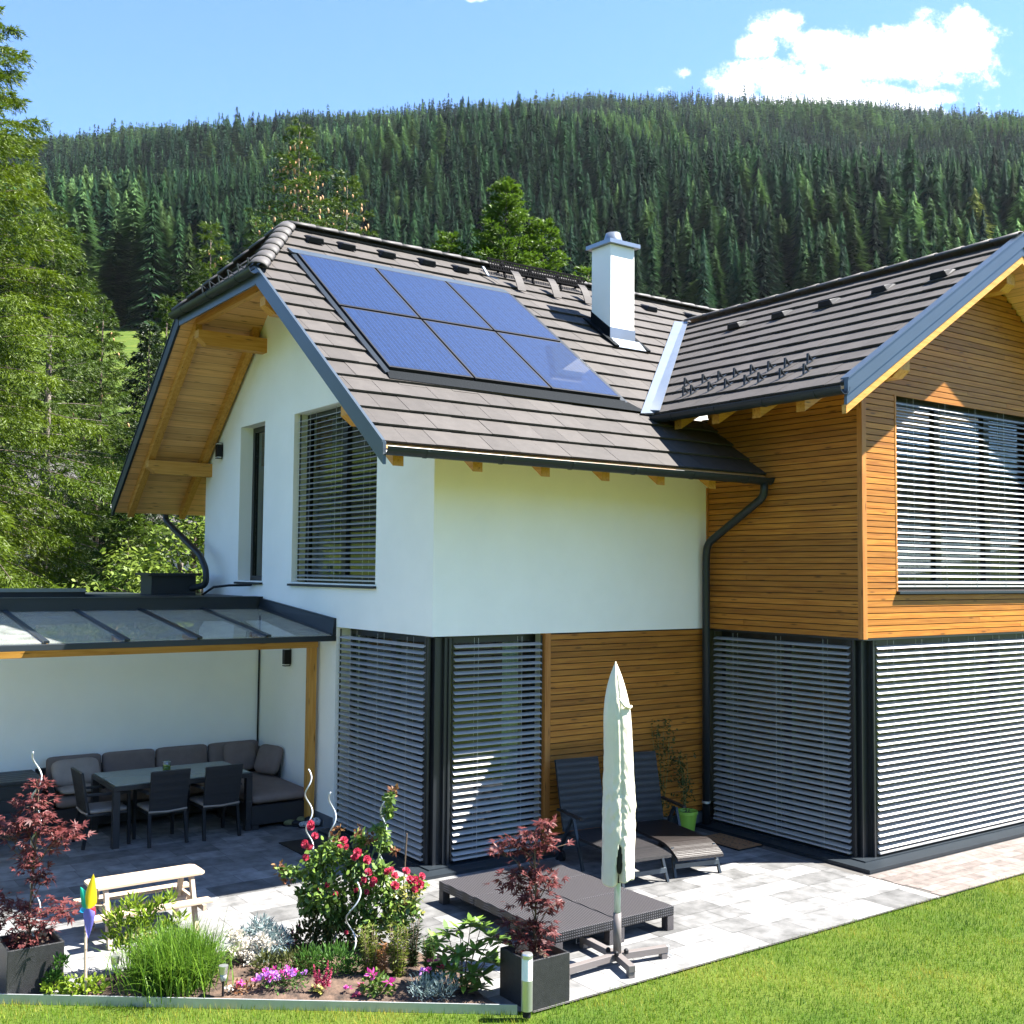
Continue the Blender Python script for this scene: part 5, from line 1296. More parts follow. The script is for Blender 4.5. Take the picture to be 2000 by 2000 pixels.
def ballplant(name, label, cat, loc, balls, material, seed, ln, w, flowers=(), up=.6, jit=.5, stem=None):
    p = plant(name, label, cat, loc); fo = Foliage(seed)
    for (u, d, z, r, n) in balls: fo.ball(RX*u*1.15+RY*d+np.array([0, 0, z*1.15]), (r*1.2, r*1.2, r*.95), int(n*1.4), ln, w*1.1, up=up, jit=jit, shell=.3)
    fo.build('foliage', M[material], p)
    if flowers:
        rr = random.Random(seed); f0 = None
        for (u, d, z, s, m_) in flowers:
            f = Foliage(seed+3+int(abs(u)*1000))
            f.ball(RX*u+RY*d+np.array([0, 0, z]), (.008*s, .008*s, .004*s), 12, .019*s, .014*s, up=.5, jit=.3)
            f.build('flower', M[m_], p)
    return p
ballplant('low_shrub', 'low dull green shrub in front of the silvery shrub', 'shrub', (-2.58, -1.93, .02), [(-.08, 0, .08, .10, 230), (.08, 0, .10, .11, 260), (.20, .05, .08, .09, 160)], 'dull', 61, .040, .014)
rr = random.Random(63)
ballplant('aster', 'low clump of violet flowers at the front edge of the bed', 'flower', (-2.68, -2.18, .02), [(0, 0, .05, .12, 200), (.12, 0, .06, .08, 80)], 'green', 62, .035, .010,
          [(rr.uniform(-.19, .20), rr.uniform(-.10, .10), rr.uniform(.06, .15), rr.uniform(1.1, 1.6), rr.choice(['violet', 'violet', 'magenta'])) for _ in range(34)])
ballplant('round_shrub', 'round fresh green shrub in the middle of the bed', 'shrub', (-2.26, -2.14, .02), [(-.10, 0, .10, .13, 420), (.08, .02, .11, .14, 460), (.20, .0, .07, .08, 160)], 'green', 64, .045, .010, up=.9)
ballplant('small_shrub', 'dark leafy shrub at the foot of the rose bush', 'shrub', (-2.05, -1.58, .02), [(-.1, 0, .10, .13, 220), (.12, 0, .14, .14, 240), (.0, .08, .2, .12, 160)], 'dull', 65, .045, .022)
def yew(label, loc, h, n, material, seed, name='young_yew', spread=.075, group=None):
    rs = np.random.RandomState(seed); p = plant(name, label, 'shrub', loc, group); fo = Foliage(seed); paths = []
    for k in range(n):
        a = rs.uniform(0, 6.28); r0 = rs.uniform(0, .35)*spread; top = np.array([cos(a)*spread*rs.uniform(.2, 1), sin(a)*spread*rs.uniform(.2, 1), h*rs.uniform(.55, 1)])
        b = np.array([cos(a)*r0, sin(a)*r0, 0]); m = 70; f = rs.rand(m)[:, None]; P = b+(top-b)*f
        fo.add(P, norm(rs.normal(size=(m, 3))*np.array([1, 1, .35])+np.array([0, 0, .35])), .050, .0085); paths.append([tuple(b), tuple(top)])
    fo.build('foliage', M[material], p, hexa=False); stems('stems', paths, .004, M['stem'], p)
yew('upright yellow green yew left of the browned one', (-1.98, -2.37, .02), .42, 16, 'yew', 71, spread=.10, group='young yews in the bed')
yew('browned upright yew between the two green ones', (-1.91, -2.45, .02), .32, 6, 'yewbrown', 72, spread=.06, group='young yews in the bed')
yew('upright yellow green yew right of the browned one', (-1.80, -2.50, .02), .44, 18, 'yew', 73, spread=.11, group='young yews in the bed')
yew('small dark spruce between yews and rhododendron', (-1.58, -2.36, .02), .42, 14, 'darkleaf', 74, 'young_spruce', .09)
yew('narrow green cypress left of the rhododendron', (-1.56, -2.58, .02), .36, 18, 'green', 75, 'young_cypress', .09)
ballplant('lavender', 'grey green lavender clump at the front right of the bed', 'shrub', (-1.84, -2.98, .02), [(0, 0, .08, .10, 260), (.12, 0, .08, .10, 240)], 'silver', 76, .05, .006, [(-.02, 0, .21, 1.6, 'violet'), (.03, 0, .22, 1.4, 'magenta')], up=1.2)
ballplant('small_rose', 'low rose with two pink blooms at the front edge of the bed', 'flower', (-2.10, -2.70, .02), [(-.02, 0, .08, .09, 110), (.05, 0, .05, .07, 60)], 'roseleaf', 77, .035, .026, [(-.03, -.04, .17, 2.3, 'magenta'), (.10, -.06, .12, 2.2, 'magenta'), (-.15, -.05, .02, 1.6, 'pinkfl'), (-.22, 0, .05, 1.6, 'magenta'), (-.13, .1, .04, 1.5, 'pinkfl')])
ballplant('geranium', 'small geranium with pink blooms left of the rhododendron', 'flower', (-1.62, -2.78, .02), [(0, 0, .09, .07, 90), (-.04, 0, .05, .06, 50)], 'green', 78, .035, .032, [(.03, -.02, .20, 1.7, 'magenta'), (.05, -.04, .15, 1.7, 'pinkfl'), (-.04, 0, .18, 1.3, 'pinkfl')])
ballplant('bedding_plant', 'tiny plant with pale pink flowers right of the long grass tuft', 'flower', (-2.96, -2.05, .02), [(0, 0, .02, .07, 60), (.08, 0, .02, .06, 40)], 'bronze', 79, .03, .012, [(.04, 0, .07, 1.5, 'magenta'), (-.03, -.04, .05, 1.5, 'whitefl'), (.0, .02, .05, 1.3, 'pinkfl'), (-.06, -.05, .04, 1.4, 'whitefl')])
ballplant('ground_cover', 'low yellow green plant in front of the left planter', 'plant', (-4.02, -1.36, .01), [(-.10, 0, .04, .09, 110), (.06, 0, .05, .09, 120), (.17, .02, .06, .07, 70)], 'limeleaf', 80, .04, .026, up=.4)
ballplant('celery_plant', 'feathery green plant leaning on the left planter', 'plant', (-4.12, -1.26, .01), [(0, 0, .10, .06, 80), (.04, 0, .20, .05, 60)], 'green', 81, .04, .02)
ballplant('spent_shrub', 'thin yellowing shrub right behind the rose bush', 'shrub', (-1.45, -1.98, .02), [(0, 0, .30, .14, 90), (.05, 0, .45, .12, 70), (-.12, 0, .20, .12, 80)], 'hosta', 82, .034, .026)
# rhododendron: whorls of long leaves at the shoot ends
p = plant('rhododendron', 'rhododendron with long glossy leaves left of the black planter', 'shrub', (-1.50, -2.98, .02)); fo = Foliage(84); paths = []; rs = np.random.RandomState(84)
for (u, d, z) in ((-.20, 0, .36), (-.12, .05, .42), (-.02, .05, .44), (.06, .1, .48), (.14, .05, .46), (.22, .0, .40), (.30, .0, .37), (-.14, -.05, .30), (-.03, -.08, .30), (.10, -.05, .32), (.20, -.08, .28), (-.06, -.1, .18), (.08, -.1, .16), (.16, -.1, .14), (0, 0, .24), (-.12, 0, .22), (.26, 0, .20), (.02, -.12, .08), (.14, -.12, .06)):
    c = RX*u+RY*d+np.array([0, 0, z]); m = 13; a = rs.uniform(0, 6.28)+np.arange(m)*2*pi/m
    D = np.stack([np.cos(a), np.sin(a), rs.uniform(-.3, .9, m)], 1); fo.add(np.repeat([c], m, 0), D, .125*(.8+.4*rs.rand(m)), .046, np.array([0, 0, 1.]))
    paths.append([(u*.25*.815, -.58*u*.25, 0), tuple(c*.6), tuple(c)])
fo.build('foliage', M['rhodo'], p); stems('stems', paths, .006, M['stem'], p)
# tomato plants by the wooden wall
def tomato(label, loc, pts, seed, h):
    p = plant('tomato_plant', label, 'plant', loc, 'thin tomato plants'); rs = np.random.RandomState(seed); fo = Foliage(seed); paths = []
    for (x, y) in pts:
        path = [(x*f+.02*sin(7*f+seed), y*f, h*f) for f in np.linspace(0, 1, 6)]; paths.append(path)
        for f in np.linspace(.15, 1, 15):
            c = np.array([x*f, y*f, h*f])+rs.normal(size=3)*.05; fo.ball(c, (.05, .05, .05), 7, .045, .02, up=-.2, jit=.6)
    fo.build('foliage', M['dull'], p); stems('stems', paths, .004, M['gstem'], p)
tomato('thin tall plant growing in the lime green pot', (3.66, -.20, .24), [(.0, 0), (-.06, .03), (-.14, 0)], 91, .75)
tomato('tall straggly tomato plant behind the right lounger', (3.32, -.10, .0), [(-.06, 0), (.05, 0), (-.16, .0), (.14, -.02)], 92, 1.40)

# ------------------------------------------------------------------ ground, lawn, paving
EA, EB = (-4.50, -1.14), (-1.36, -3.52)                              # metal edge of the flower bed
ex, ey = EB[0]-EA[0], EB[1]-EA[1]
el = hypot(ex, ey); nx, ny = ey/el, -ex/el                           # pointing to the lawn
edge = lambda x, y: (x-EA[0])*(-nx)+(y-EA[1])*(-ny)                  # > 0 on the house side
LAWN_Y = -3.585
pv = MB(); rp_ = random.Random(17)
y = -3.585; rows = []
while y < 4.79:
    d = rp_.choice([.20, .30, .30, .40]); rows.append((y, min(4.787, y+d))); y += d
for (ya, yb) in rows:
    x = -11.5+rp_.uniform(0, .4)
    while x < 3.86:
        w = rp_.choice([.30, .40, .50, .60, .60]); q = [(x+.0025, ya+.0025), (min(3.86, x+w)-.0025, ya+.0025), (min(3.86, x+w)-.0025, yb-.0025), (x+.0025, yb-.0025)]
        q = clip(q, -nx, -ny, nx*EA[0]+ny*EA[1]-.012)
        if len(q) > 2: pv.add([(a, b, .0) for a, b in q], [tuple(range(len(q)))])
        x += w
def pavmat(name, c, isl, mott, scale):
    m = mat(name, c, .75, var=mott, vscale=scale, island=isl, bump=.12, bscale=120, spec=.35)
    return m
M['paving'] = pavmat('terrace_paving', (.150, .149, .147), .40, .38, 5.5)
M['strip'] = pavmat('path_paving', (.145, .121, .109), .22, .3, 9)
tag(pv.build('terrace_paving', M['paving']), kind='structure')
sp_ = MB(); y = -3.585
while y < -2.70:
    x = 3.905+rp_.uniform(0, .1)
    while x < 13:
        w = rp_.choice([.20, .24, .30]); sp_.add([(x+.002, y+.002, -.001), (x+w-.002, y+.002, -.001), (x+w-.002, y+.148-.002, -.001), (x+.002, y+.148-.002, -.001)], [(0, 1, 2, 3)]); x += w
    y += .148
tag(sp_.build('path_paving', M['strip']), kind='structure')
kb_ = MB(); kb_.box(3.862, 3.90, -3.585, -2.68, -.05, .002); tag(kb_.build('path_kerb', mat('kerb_concrete', (.36, .34, .31), .8, var=.2, vscale=9)), kind='structure')
jb = MB(); q = clip([(-11.5, -3.59), (13, -3.59), (13, 4.79), (-11.5, 4.79)], -nx, -ny, nx*EA[0]+ny*EA[1]-.01)
jb.add([(a, b, -.006) for a, b in q], [tuple(range(len(q)))]); tag(jb.build('paving_bed', mat('joint_sand', (.07, .065, .06), .9)), kind='structure')
# soil of the bed
sb = MB(); bed = [(-4.18, -1.36), (-3.75, -1.12), (-3.2, -.98), (-2.3, -1.15), (-1.62, -1.50), (-1.33, -2.0), (-1.30, -2.75), (-1.42, -3.16), (-1.40, -3.47)]
cxm = sum(p[0] for p in bed)/len(bed); cym = sum(p[1] for p in bed)/len(bed); NR = 16; V = []; F = []; nb = 72
def bedpt(t):
    t = t*len(bed); i = int(t) % len(bed); f = t-int(t); a, b = bed[i], bed[(i+1) % len(bed)]; return a[0]+(b[0]-a[0])*f, a[1]+(b[1]-a[1])*f
rsb = random.Random(4)
for k in range(NR+1):
    f = k/NR
    for j in range(nb):
        x, y = bedpt(j/nb); x = cxm+(x-cxm)*f; y = cym+(y-cym)*f
        V.append((x, y, .004+.05*(1-f**3)+rsb.uniform(-.008, .010)*(1 if 0 < k < NR else .2)))
for k in range(NR):
    for j in range(nb): F.append((k*nb+j, k*nb+(j+1) % nb, (k+1)*nb+(j+1) % nb, (k+1)*nb+j))
sb.add(V, F); o = sb.build('flower_bed_soil', M['soil'], smooth=True); tag(o, kind='structure')
# chips of bark and fallen petals
eb = MB(); eb.bar((EA[0]-1.2, EA[1]+1.2*.758, .005), (EB[0], EB[1], .005), .012, .09)
o = eb.build('bed_edging', M['galv']); tag(o, 'long galvanised metal edging strip between flower bed and lawn', 'edging')

# terrain: flat round the house, meadow, then the forested slope
FW = np.array([.5796, .8149]); FR = np.array([.8149, -.5796]); C0 = np.array([-6.21, -10.22])
def terr(x, y):
    d = (x-C0[0])*FW[0]+(y-C0[1])*FW[1]; s = (x-C0[0])*FR[0]+(y-C0[1])*FR[1]
    k = np.clip(s/np.maximum(np.abs(d), 60), -.9, .9)
    crest = np.interp(1000+2119*k, [-200, 80, 230, 460, 590, 780, 1000, 1150, 1300, 1500, 1700, 1930, 2200], (1123+.009*(np.array([-200, 80, 230, 460, 590, 780, 1000, 1150, 1300, 1500, 1700, 1930, 2200])-1000)-np.array([300, 284, 270, 272, 248, 234, 220, 198, 202, 214, 220, 240, 262]))/2119)
    z = np.where(d < 45, 0, np.where(d < 230, (d-45)*.30, 55.5+(np.minimum(d, 1300)-230)*((crest*1300-55.5)/1070)))
    z = np.where(d > 1300, z-(d-1300)*.25, z)
    bump = np.clip((d-230)/300, 0, 1)*np.clip((1200-d)/300, 0, 1)
    z = z+bump*(9*np.sin(s*.011+d*.004)+7*np.sin(s*.023-d*.013+2))
    back = np.clip((-d-25)*.22, 0, 160)                               # unseen slope added behind the camera to give green window reflections
    return np.where(d < -25, back, z)-.022
gx = np.unique(np.concatenate([np.linspace(-1500, -100, 36), np.linspace(-100, 100, 60), np.linspace(100, 2200, 60)]))
gy = np.unique(np.concatenate([np.linspace(-1200, -60, 30), np.linspace(-60, 120, 60), np.linspace(120, 2200, 60)]))
X, Y = np.meshgrid(gx, gy); Zg = terr(X, Y); nxg, nyg = len(gx), len(gy)
V = np.stack([X.ravel(), Y.ravel(), Zg.ravel()], 1); I, J = np.meshgrid(np.arange(nxg-1), np.arange(nyg-1)); b0 = (J*nxg+I).ravel()
F = np.stack([b0, b0+1, b0+nxg+1, b0+nxg], 1)
def groundmat():
    m, nt, b, out = nodes_of('meadow'); N, L = nt.nodes, nt.links
    g = N.new('ShaderNodeNewGeometry'); n1_ = N.new('ShaderNodeTexNoise'); n1_.inputs['Scale'].default_value = .25; n1_.inputs['Detail'].default_value = 9; n1_.inputs['Roughness'].default_value = .7; L.new(g.outputs['Position'], n1_.inputs['Vector'])
    n2_ = N.new('ShaderNodeTexNoise'); n2_.inputs['Scale'].default_value = 60; L.new(g.outputs['Position'], n2_.inputs['Vector'])
    rp = N.new('ShaderNodeValToRGB'); rp.color_ramp.elements[0].position = .35; rp.color_ramp.elements[1].position = .7; rp.color_ramp.elements[0].color = (.032, .066, .008, 1); rp.color_ramp.elements[1].color = (.095, .115, .018, 1); L.new(n1_.outputs['Fac'], rp.inputs[0])
    sp = N.new('ShaderNodeVectorMath'); sp.operation = 'DOT_PRODUCT'; sp.inputs[1].default_value = (FW[0], FW[1], 0); L.new(g.outputs['Position'], sp.inputs[0])
    mr = N.new('ShaderNodeMapRange'); mr.inputs['From Min'].default_value = 205; mr.inputs['From Max'].default_value = 235; L.new(sp.outputs['Value'], mr.inputs['Value'])
    mx = N.new('ShaderNodeMix'); mx.data_type = 'RGBA'; mx.inputs[7].default_value = (.022, .034, .014, 1); L.new(mr.outputs[0], mx.inputs[0]); L.new(rp.outputs[0], mx.inputs[6])
    L.new(mx.outputs[2], b.inputs['Base Color']); b.inputs['Roughness'].default_value = .95; b.inputs['Specular IOR Level'].default_value = .1
    bp = N.new('ShaderNodeBump'); bp.inputs['Strength'].default_value = .6; bp.inputs['Distance'].default_value = .02; L.new(n2_.outputs['Fac'], bp.inputs['Height']); L.new(bp.outputs[0], b.inputs['Normal'])
    return m
o = mesh_from_np('ground', V, F, groundmat()); o.data.shade_smooth(); tag(o, kind='structure')

def grassmat():
    m, nt, b, out = nodes_of('lawn_blades'); N, L = nt.nodes, nt.links
    g = N.new('ShaderNodeNewGeometry'); n1_ = N.new('ShaderNodeTexNoise'); n1_.inputs['Scale'].default_value = 1.1; n1_.inputs['Detail'].default_value = 7; n1_.inputs['Roughness'].default_value = .65; L.new(g.outputs['Position'], n1_.inputs['Vector'])
    ad = N.new('ShaderNodeMath'); ad.operation = 'MULTIPLY_ADD'; ad.inputs[1].default_value = .26; L.new(g.outputs['Random Per Island'], ad.inputs[0])
    sb_ = N.new('ShaderNodeMath'); sb_.operation = 'SUBTRACT'; sb_.inputs[1].default_value = .15; L.new(n1_.outputs['Fac'], sb_.inputs[0]); L.new(sb_.outputs[0], ad.inputs[2])
    rp = N.new('ShaderNodeValToRGB'); e = rp.color_ramp.elements; e[0].position = .30; e[0].color = (.024, .078, .002, 1); e[1].position = .72; e[1].color = (.33, .27, .045, 1)
    k = e.new(.50); k.color = (.098, .192, .004, 1)
    L.new(ad.outputs[0], rp.inputs[0]); L.new(rp.outputs[0], b.inputs['Base Color']); b.inputs['Roughness'].default_value = .5; b.inputs['Specular IOR Level'].default_value = .25
    t = N.new('ShaderNodeBsdfTranslucent'); L.new(rp.outputs[0], t.inputs[0]); mx = N.new('ShaderNodeMixShader'); mx.inputs[0].default_value = .35
    L.new(b.outputs[0], mx.inputs[1]); L.new(t.outputs[0], mx.inputs[2]); L.new(mx.outputs[0], out.inputs[0]); return m
rs = np.random.RandomState(77); n = 430000
x = rs.uniform(-6.2, 9.5, n); y = rs.uniform(-7.2, -.1, n)
keep = (y < LAWN_Y+.004+.008*np.sin(x*9)+.006*np.sin(x*23)) | (edge(x, y) < -.012); keep &= ~((edge(x, y) > -.012) & (y > LAWN_Y+.02)); keep &= (y < -1.0) | (x < -4.4)
d_ = (x-C0[0])*FW[0]+(y-C0[1])*FW[1]; s_ = (x-C0[0])*FR[0]+(y-C0[1])*FR[1]
keep &= (np.abs(s_) < .53*d_+.5) & (d_ > 6.6); keep &= (edge(x, y) < -.012) | ((x > EB[0]) & (y < LAWN_Y+.02))
x, y = x[keep], y[keep]; n = len(x)
az = rs.uniform(0, 2*pi, n); h = rs.uniform(.022, .050, n); ln = rs.uniform(.1, .8, n)*h; w = rs.uniform(.0035, .006, n)
edge_tall = np.exp(-np.abs(edge(x, y)+.03)/.05)*(x < EB[0])+np.exp(-np.abs(y-LAWN_Y)/.03)*(x > EB[0])*.6; h = h*(1+.7*edge_tall*rs.rand(n))
ca, sa = np.cos(az), np.sin(az); V = np.empty((n, 3, 3)); z0 = np.full(n, -.024)
V[:, 0] = np.stack([x-sa*w/2, y+ca*w/2, z0], 1); V[:, 1] = np.stack([x+sa*w/2, y-ca*w/2, z0], 1); V[:, 2] = np.stack([x+ca*ln, y+sa*ln, z0+h], 1)
o = mesh_from_np('grass', V.reshape(-1, 3), np.arange(n*3).reshape(-1, 3), grassmat()); tag(o, 'short mown lawn with a few dry yellow patches', 'grass', kind='stuff')
# ------------------------------------------------------------------ trees
def conifer(name, label, loc, H, Rm, leaf, seed, z0=.08, nb=190, droop=.35, upturn=.25, tuft=.13, tw=.036, bark='bark', tr=.16, dens=1.0, power=.85, hang=.5, group=None):
    rs = np.random.RandomState(seed); t = thing(name, label, 'tree', loc, rs.uniform(0, 6), group)
    P, D, L, W = [], [], [], []; mb = MB()
    mb.tube([(0, 0, -.2), (.03, .02, H*.4), (0, 0, H*.985)], [tr, tr*.62, .012], 10)
    zs = z0+(1-z0)*(np.arange(nb)+rs.rand(nb))/nb; zs = 1-(1-zs)**1.0
    for i, zf_ in enumerate(zs):
        a = i*2.39996+rs.normal()*.35; Rz = Rm*(1-zf_)**power*rs.uniform(.62, 1.12)+.12
        dr = np.array([cos(a), sin(a), 0]); z = zf_*H
        k0 = (.55*zf_-.12)+rs.normal()*.06; k1 = droop*(1.1-zf_)
        ss = np.linspace(0, 1, 6); br = np.array([[*(dr[:2]*Rz*s), z+Rz*(k0*s-k1*s*s+upturn*k1*s**4)] for s in ss])
        if Rz > .5: mb.tube([tuple(q) for q in br[:5]], [tr*.10*(1-.8*s)*(Rz/Rm)**.5+.003 for s in ss[:5]], 5, cap=False)
        side = np.array([-sin(a), cos(a), 0]); m = int((7+17*Rz)*dens)
        s_ = rs.uniform(.06, 1.0, m)**.75; sg = rs.choice([-1., 1.], m)[:, None]; jj = np.minimum(4, (s_*5).astype(int)); ff = (s_*5-jj)[:, None]
        b = br[jj]*(1-ff)+br[jj+1]*ff; fwd = norm(br[jj+1]-br[jj]); tl = (.12+.32*Rz*(1-.72*s_))*rs.uniform(.6, 1.15, m)
        td = norm(fwd*rs.uniform(.35, .9, (m, 1))+side*sg*rs.uniform(.4, .95, (m, 1))+np.array([0, 0, -hang])*rs.uniform(.2, 1.1, (m, 1)))
        nt = 11; u = (np.arange(nt)[None, :]+rs.rand(m, nt))/nt
        pp = b[:, None, :]+td[:, None, :]*(tl[:, None]*u)[:, :, None]; pp[:, :, 2] -= hang*.35*tl[:, None]*u**2
        dd = norm(td[:, None, :]+rs.normal(size=(m, nt, 3))*.42); k = m*nt
        P.append(pp.reshape(-1, 3)); D.append(dd.reshape(-1, 3)); L.append(tuft*rs.uniform(.7, 1.25, k)); W.append(tw*rs.uniform(.7, 1.3, k))
        P.append(br[-1:]); D.append(norm(br[-1:]-br[-2:-1])); L.append(np.array([tuft*1.3])); W.append(np.array([tw]))
    n = 14; zz = np.linspace(.965, 1.0, n); P.append(np.stack([np.zeros(n), np.zeros(n), zz*H], 1)); D.append(norm(rs.normal(size=(n, 3))*.6+np.array([0, 0, 1.]))); L.append(np.full(n, tuft)); W.append(np.full(n, tw))
    V, F = leaf_quads(np.concatenate(P), np.concatenate(D), np.concatenate(L), np.concatenate(W), rs)
    mesh_from_np('crown', V, F, M[leaf], t); mb.build('trunk', M[bark], t, smooth=True)
    return t
def cones(t, H, Rm, n, zlo, seed, power=.85):
    rs = random.Random(seed); c0 = None
    for k in range(n):
        zf_ = rs.uniform(zlo, .97); a = rs.uniform(0, 6.28); r = (Rm*(1-zf_)**power+.12)*rs.uniform(.45, 1.0)
        if c0 is None:
            m = MB(); m.lathe([(.006, 0), (.022, -.02), (.026, -.06), (.018, -.11), (.004, -.13)], n=7); c0 = o = m.build('cone', M['conem'], t, smooth=True)
        else: o = c0.copy(); COL.objects.link(o)
        o.parent = t; o.location = (r*cos(a), r*sin(a), zf_*H-.02+rs.uniform(-.1, .05)); o.rotation_euler = (rs.uniform(-.25, .25), rs.uniform(-.25, .25), 0)
        s = rs.uniform(.75, 1.2); o.scale = (s, s, s)
conifer('larch', 'tall yellow green larch at the left edge reaching above the skyline', (-2.35, 15.5, 0), 15.6, 3.9, 'larchleaf', 101, nb=190, dens=2.0, droop=.5, tuft=.12, tw=.022, hang=.75, power=.62)
conifer('spruce', 'tall green spruce with a bare lower trunk left of the house', (.1, 19.3, 0), 12.6, 3.6, 'spruceleaf', 102, z0=.16, nb=135, dens=1.9, droop=.5, hang=.8, bark='barkg', tr=.20, tuft=.11, tw=.020, power=.75)
tc = conifer('cone_spruce', 'younger spruce hung with pale brown cones beside the roof verge', (1.75, 20.6, 0), 10.6, 2.7, 'spruceleaf', 103, nb=120, dens=1.7, droop=.4, hang=.6, tr=.13, tuft=.11, tw=.021); cones(tc, 10.6, 2.7, 34, .4, 3)
conifer('spruce', 'dark slender spruce close behind the left eave of the house', (3.3, 21.5, 0), 10.4, 2.5, 'darkleaf', 104, nb=190, droop=.4, hang=.6, tr=.12, tuft=.12, tw=.028)
conifer('spruce', 'dark broad spruce filling the gap behind the left trunk', (-.4, 27.0, 0), 12.0, 3.6, 'darkleaf', 105, nb=220, droop=.45, hang=.7, tuft=.16, tw=.036)
conifer('spruce', 'dark spruce farthest behind the garage roof', (4.3, 29.0, 0), 8.4, 3.0, 'darkleaf', 106, nb=180, droop=.45, hang=.7, tuft=.16, tw=.036)
conifer('spruce', 'low young spruce with light tips above the garage roof hatch', (1.0, 15.0, 0), 5.0, 1.6, 'spruceleaf', 107, nb=120, droop=.3, hang=.3, tr=.06, tuft=.12, tw=.026)
conifer('spruce', 'dark spruce at the far left behind the larch', (-5.2, 20.0, 0), 11.5, 3.2, 'darkleaf', 112, nb=200, droop=.45, hang=.7, tuft=.15, tw=.032)
far0 = conifer('spruce', 'dark spruce on the meadow behind the gable roof, nearest of the meadow spruces', (9.2, 29.0, 0), 13.0, 3.4, 'spruceleaf', 116, nb=150, droop=.45, hang=.6, tuft=.16, tw=.035, group='dark spruces on the meadow')
for lab, x, y, s in (('dark spruce on the meadow seen beside the gutter of the clipped gable', 9.0, 38.0, 1.12), ('dark spruce on the meadow just left of the house verge', 7.0, 44.0, 1.15),
                     ('small dark spruce alone in the open patch of meadow', 1.0, 58.0, .8), ('dark spruce at the left rim of the meadow patch', -6.5, 56.0, 1.2)):
    c = copy_tree(far0); c.location = (x, y, float(terr(np.array(x), np.array(y)))); c.scale = (s, s, s); c.rotation_euler = (0, 0, x); c['label'] = lab
tc = conifer('cone_spruce', 'cone laden spruce top rising above the clipped gable of the roof', (4.97, 14.96, 0), 14.6, 4.3, 'spruceleaf', 108, z0=.6, nb=120, droop=.35, hang=.45, tr=.09, tuft=.10, tw=.022, power=.85, dens=.75); cones(tc, 14.6, 4.0, 100, .78, 5, .85)
tc = conifer('cone_spruce', 'smaller spruce top with few cones right of the cone laden one', (6.45, 15.2, 0), 13.7, 3.8, 'spruceleaf', 109, z0=.6, nb=90, droop=.35, hang=.4, tr=.08, tuft=.10, tw=.022, dens=.7); cones(tc, 13.7, 3.4, 50, .78, 6)
tc = conifer('cone_spruce', 'thin spruce tip above the clipped gable gutter', (2.75, 15.0, 0), 11.6, 2.6, 'spruceleaf', 110, z0=.5, nb=80, droop=.3, hang=.4, tr=.07, tuft=.11, tw=.024, dens=.8); cones(tc, 11.5, 1.6, 16, .75, 7)
lk = dict(z0=.5, droop=.12, hang=.1, tuft=.11, tw=.030)
conifer('larch', 'bright green bushy larch behind the ridge left of the chimney', (11.0, 14.4, 0), 14.2, 3.3, 'larchbright', 111, nb=200, dens=1.2, power=.68, tr=.1, **lk)
conifer('larch', 'bright green larch whose tip stands right beside the bushy one', (12.0, 14.0, 0), 13.2, 2.5, 'larchbright', 115, nb=140, dens=1.2, power=.68, tr=.08, **lk)
conifer('larch', 'short bright green larch left of the bushy one behind the ridge', (9.6, 15.2, 0), 12.7, 2.4, 'larchbright', 113, nb=120, dens=1.2, power=.68, tr=.08, **lk)
conifer('larch', 'small bright green larch tip nearest to the chimney', (13.1, 13.3, 0), 11.9, 1.5, 'larchbright', 114, nb=90, dens=1.2, power=.5, tr=.08, **lk)
def broadleaf(name, label, loc, lobes, leaf, seed, n, ln, w, h0):
    t = thing(name, label, 'tree', loc); fo = Foliage(seed); rs = np.random.RandomState(seed); mb = MB()
    mb.tube([(0, 0, -.2), (0.05, 0, h0*.6), (0, 0, h0)], [.12, .09, .07], 8)
    for (x, y, z, r) in lobes:
        mb.tube([(0, 0, h0*.7), (x*.5, y*.5, (h0+z)/2), (x, y, z)], [.06, .035, .012], 6)
        for k in range(int(11*r/.6)):
            d = norm(rs.normal(size=3)); c = np.array([x, y, z])+d*r*rs.uniform(.45, 1.0)
            m = n; a = rs.uniform(0, 6.28, m)
            D = np.stack([np.cos(a), np.sin(a), rs.uniform(-1.1, .3, m)], 1)+d*.4
            fo.add(c+rs.normal(size=(m, 3))*.12, norm(D), ln*(.7+.6*rs.rand(m)), w*(.7+.6*rs.rand(m)), norm(np.array([0, 0, 1.])+rs.normal(size=(m, 3))*.5))
    fo.build('crown', M[leaf], t); mb.build('trunk', M['bark'], t, smooth=True)
broadleaf('box_elder', 'yellow green broadleaf tree with drooping leaves behind the garage beside the gable', (1.35, 12.0, 0),
          [(-.9, -.3, 3.2, .55), (-.3, -.5, 3.4, .6), (.3, -.3, 3.7, .6), (-1.5, 0, 2.9, .5), (.2, 0, 4.3, .55), (.8, .3, 3.9, .6), (-.2, .3, 4.0, .5), (-2.0, .1, 2.7, .45), (.9, -.1, 3.2, .55), (.4, .2, 4.8, .4), (-1.0, .4, 3.5, .4), (0, -.6, 2.7, .6), (-.8, -.5, 2.5, .6)], 'boxelder', 121, 26, .15, .062, 2.4)
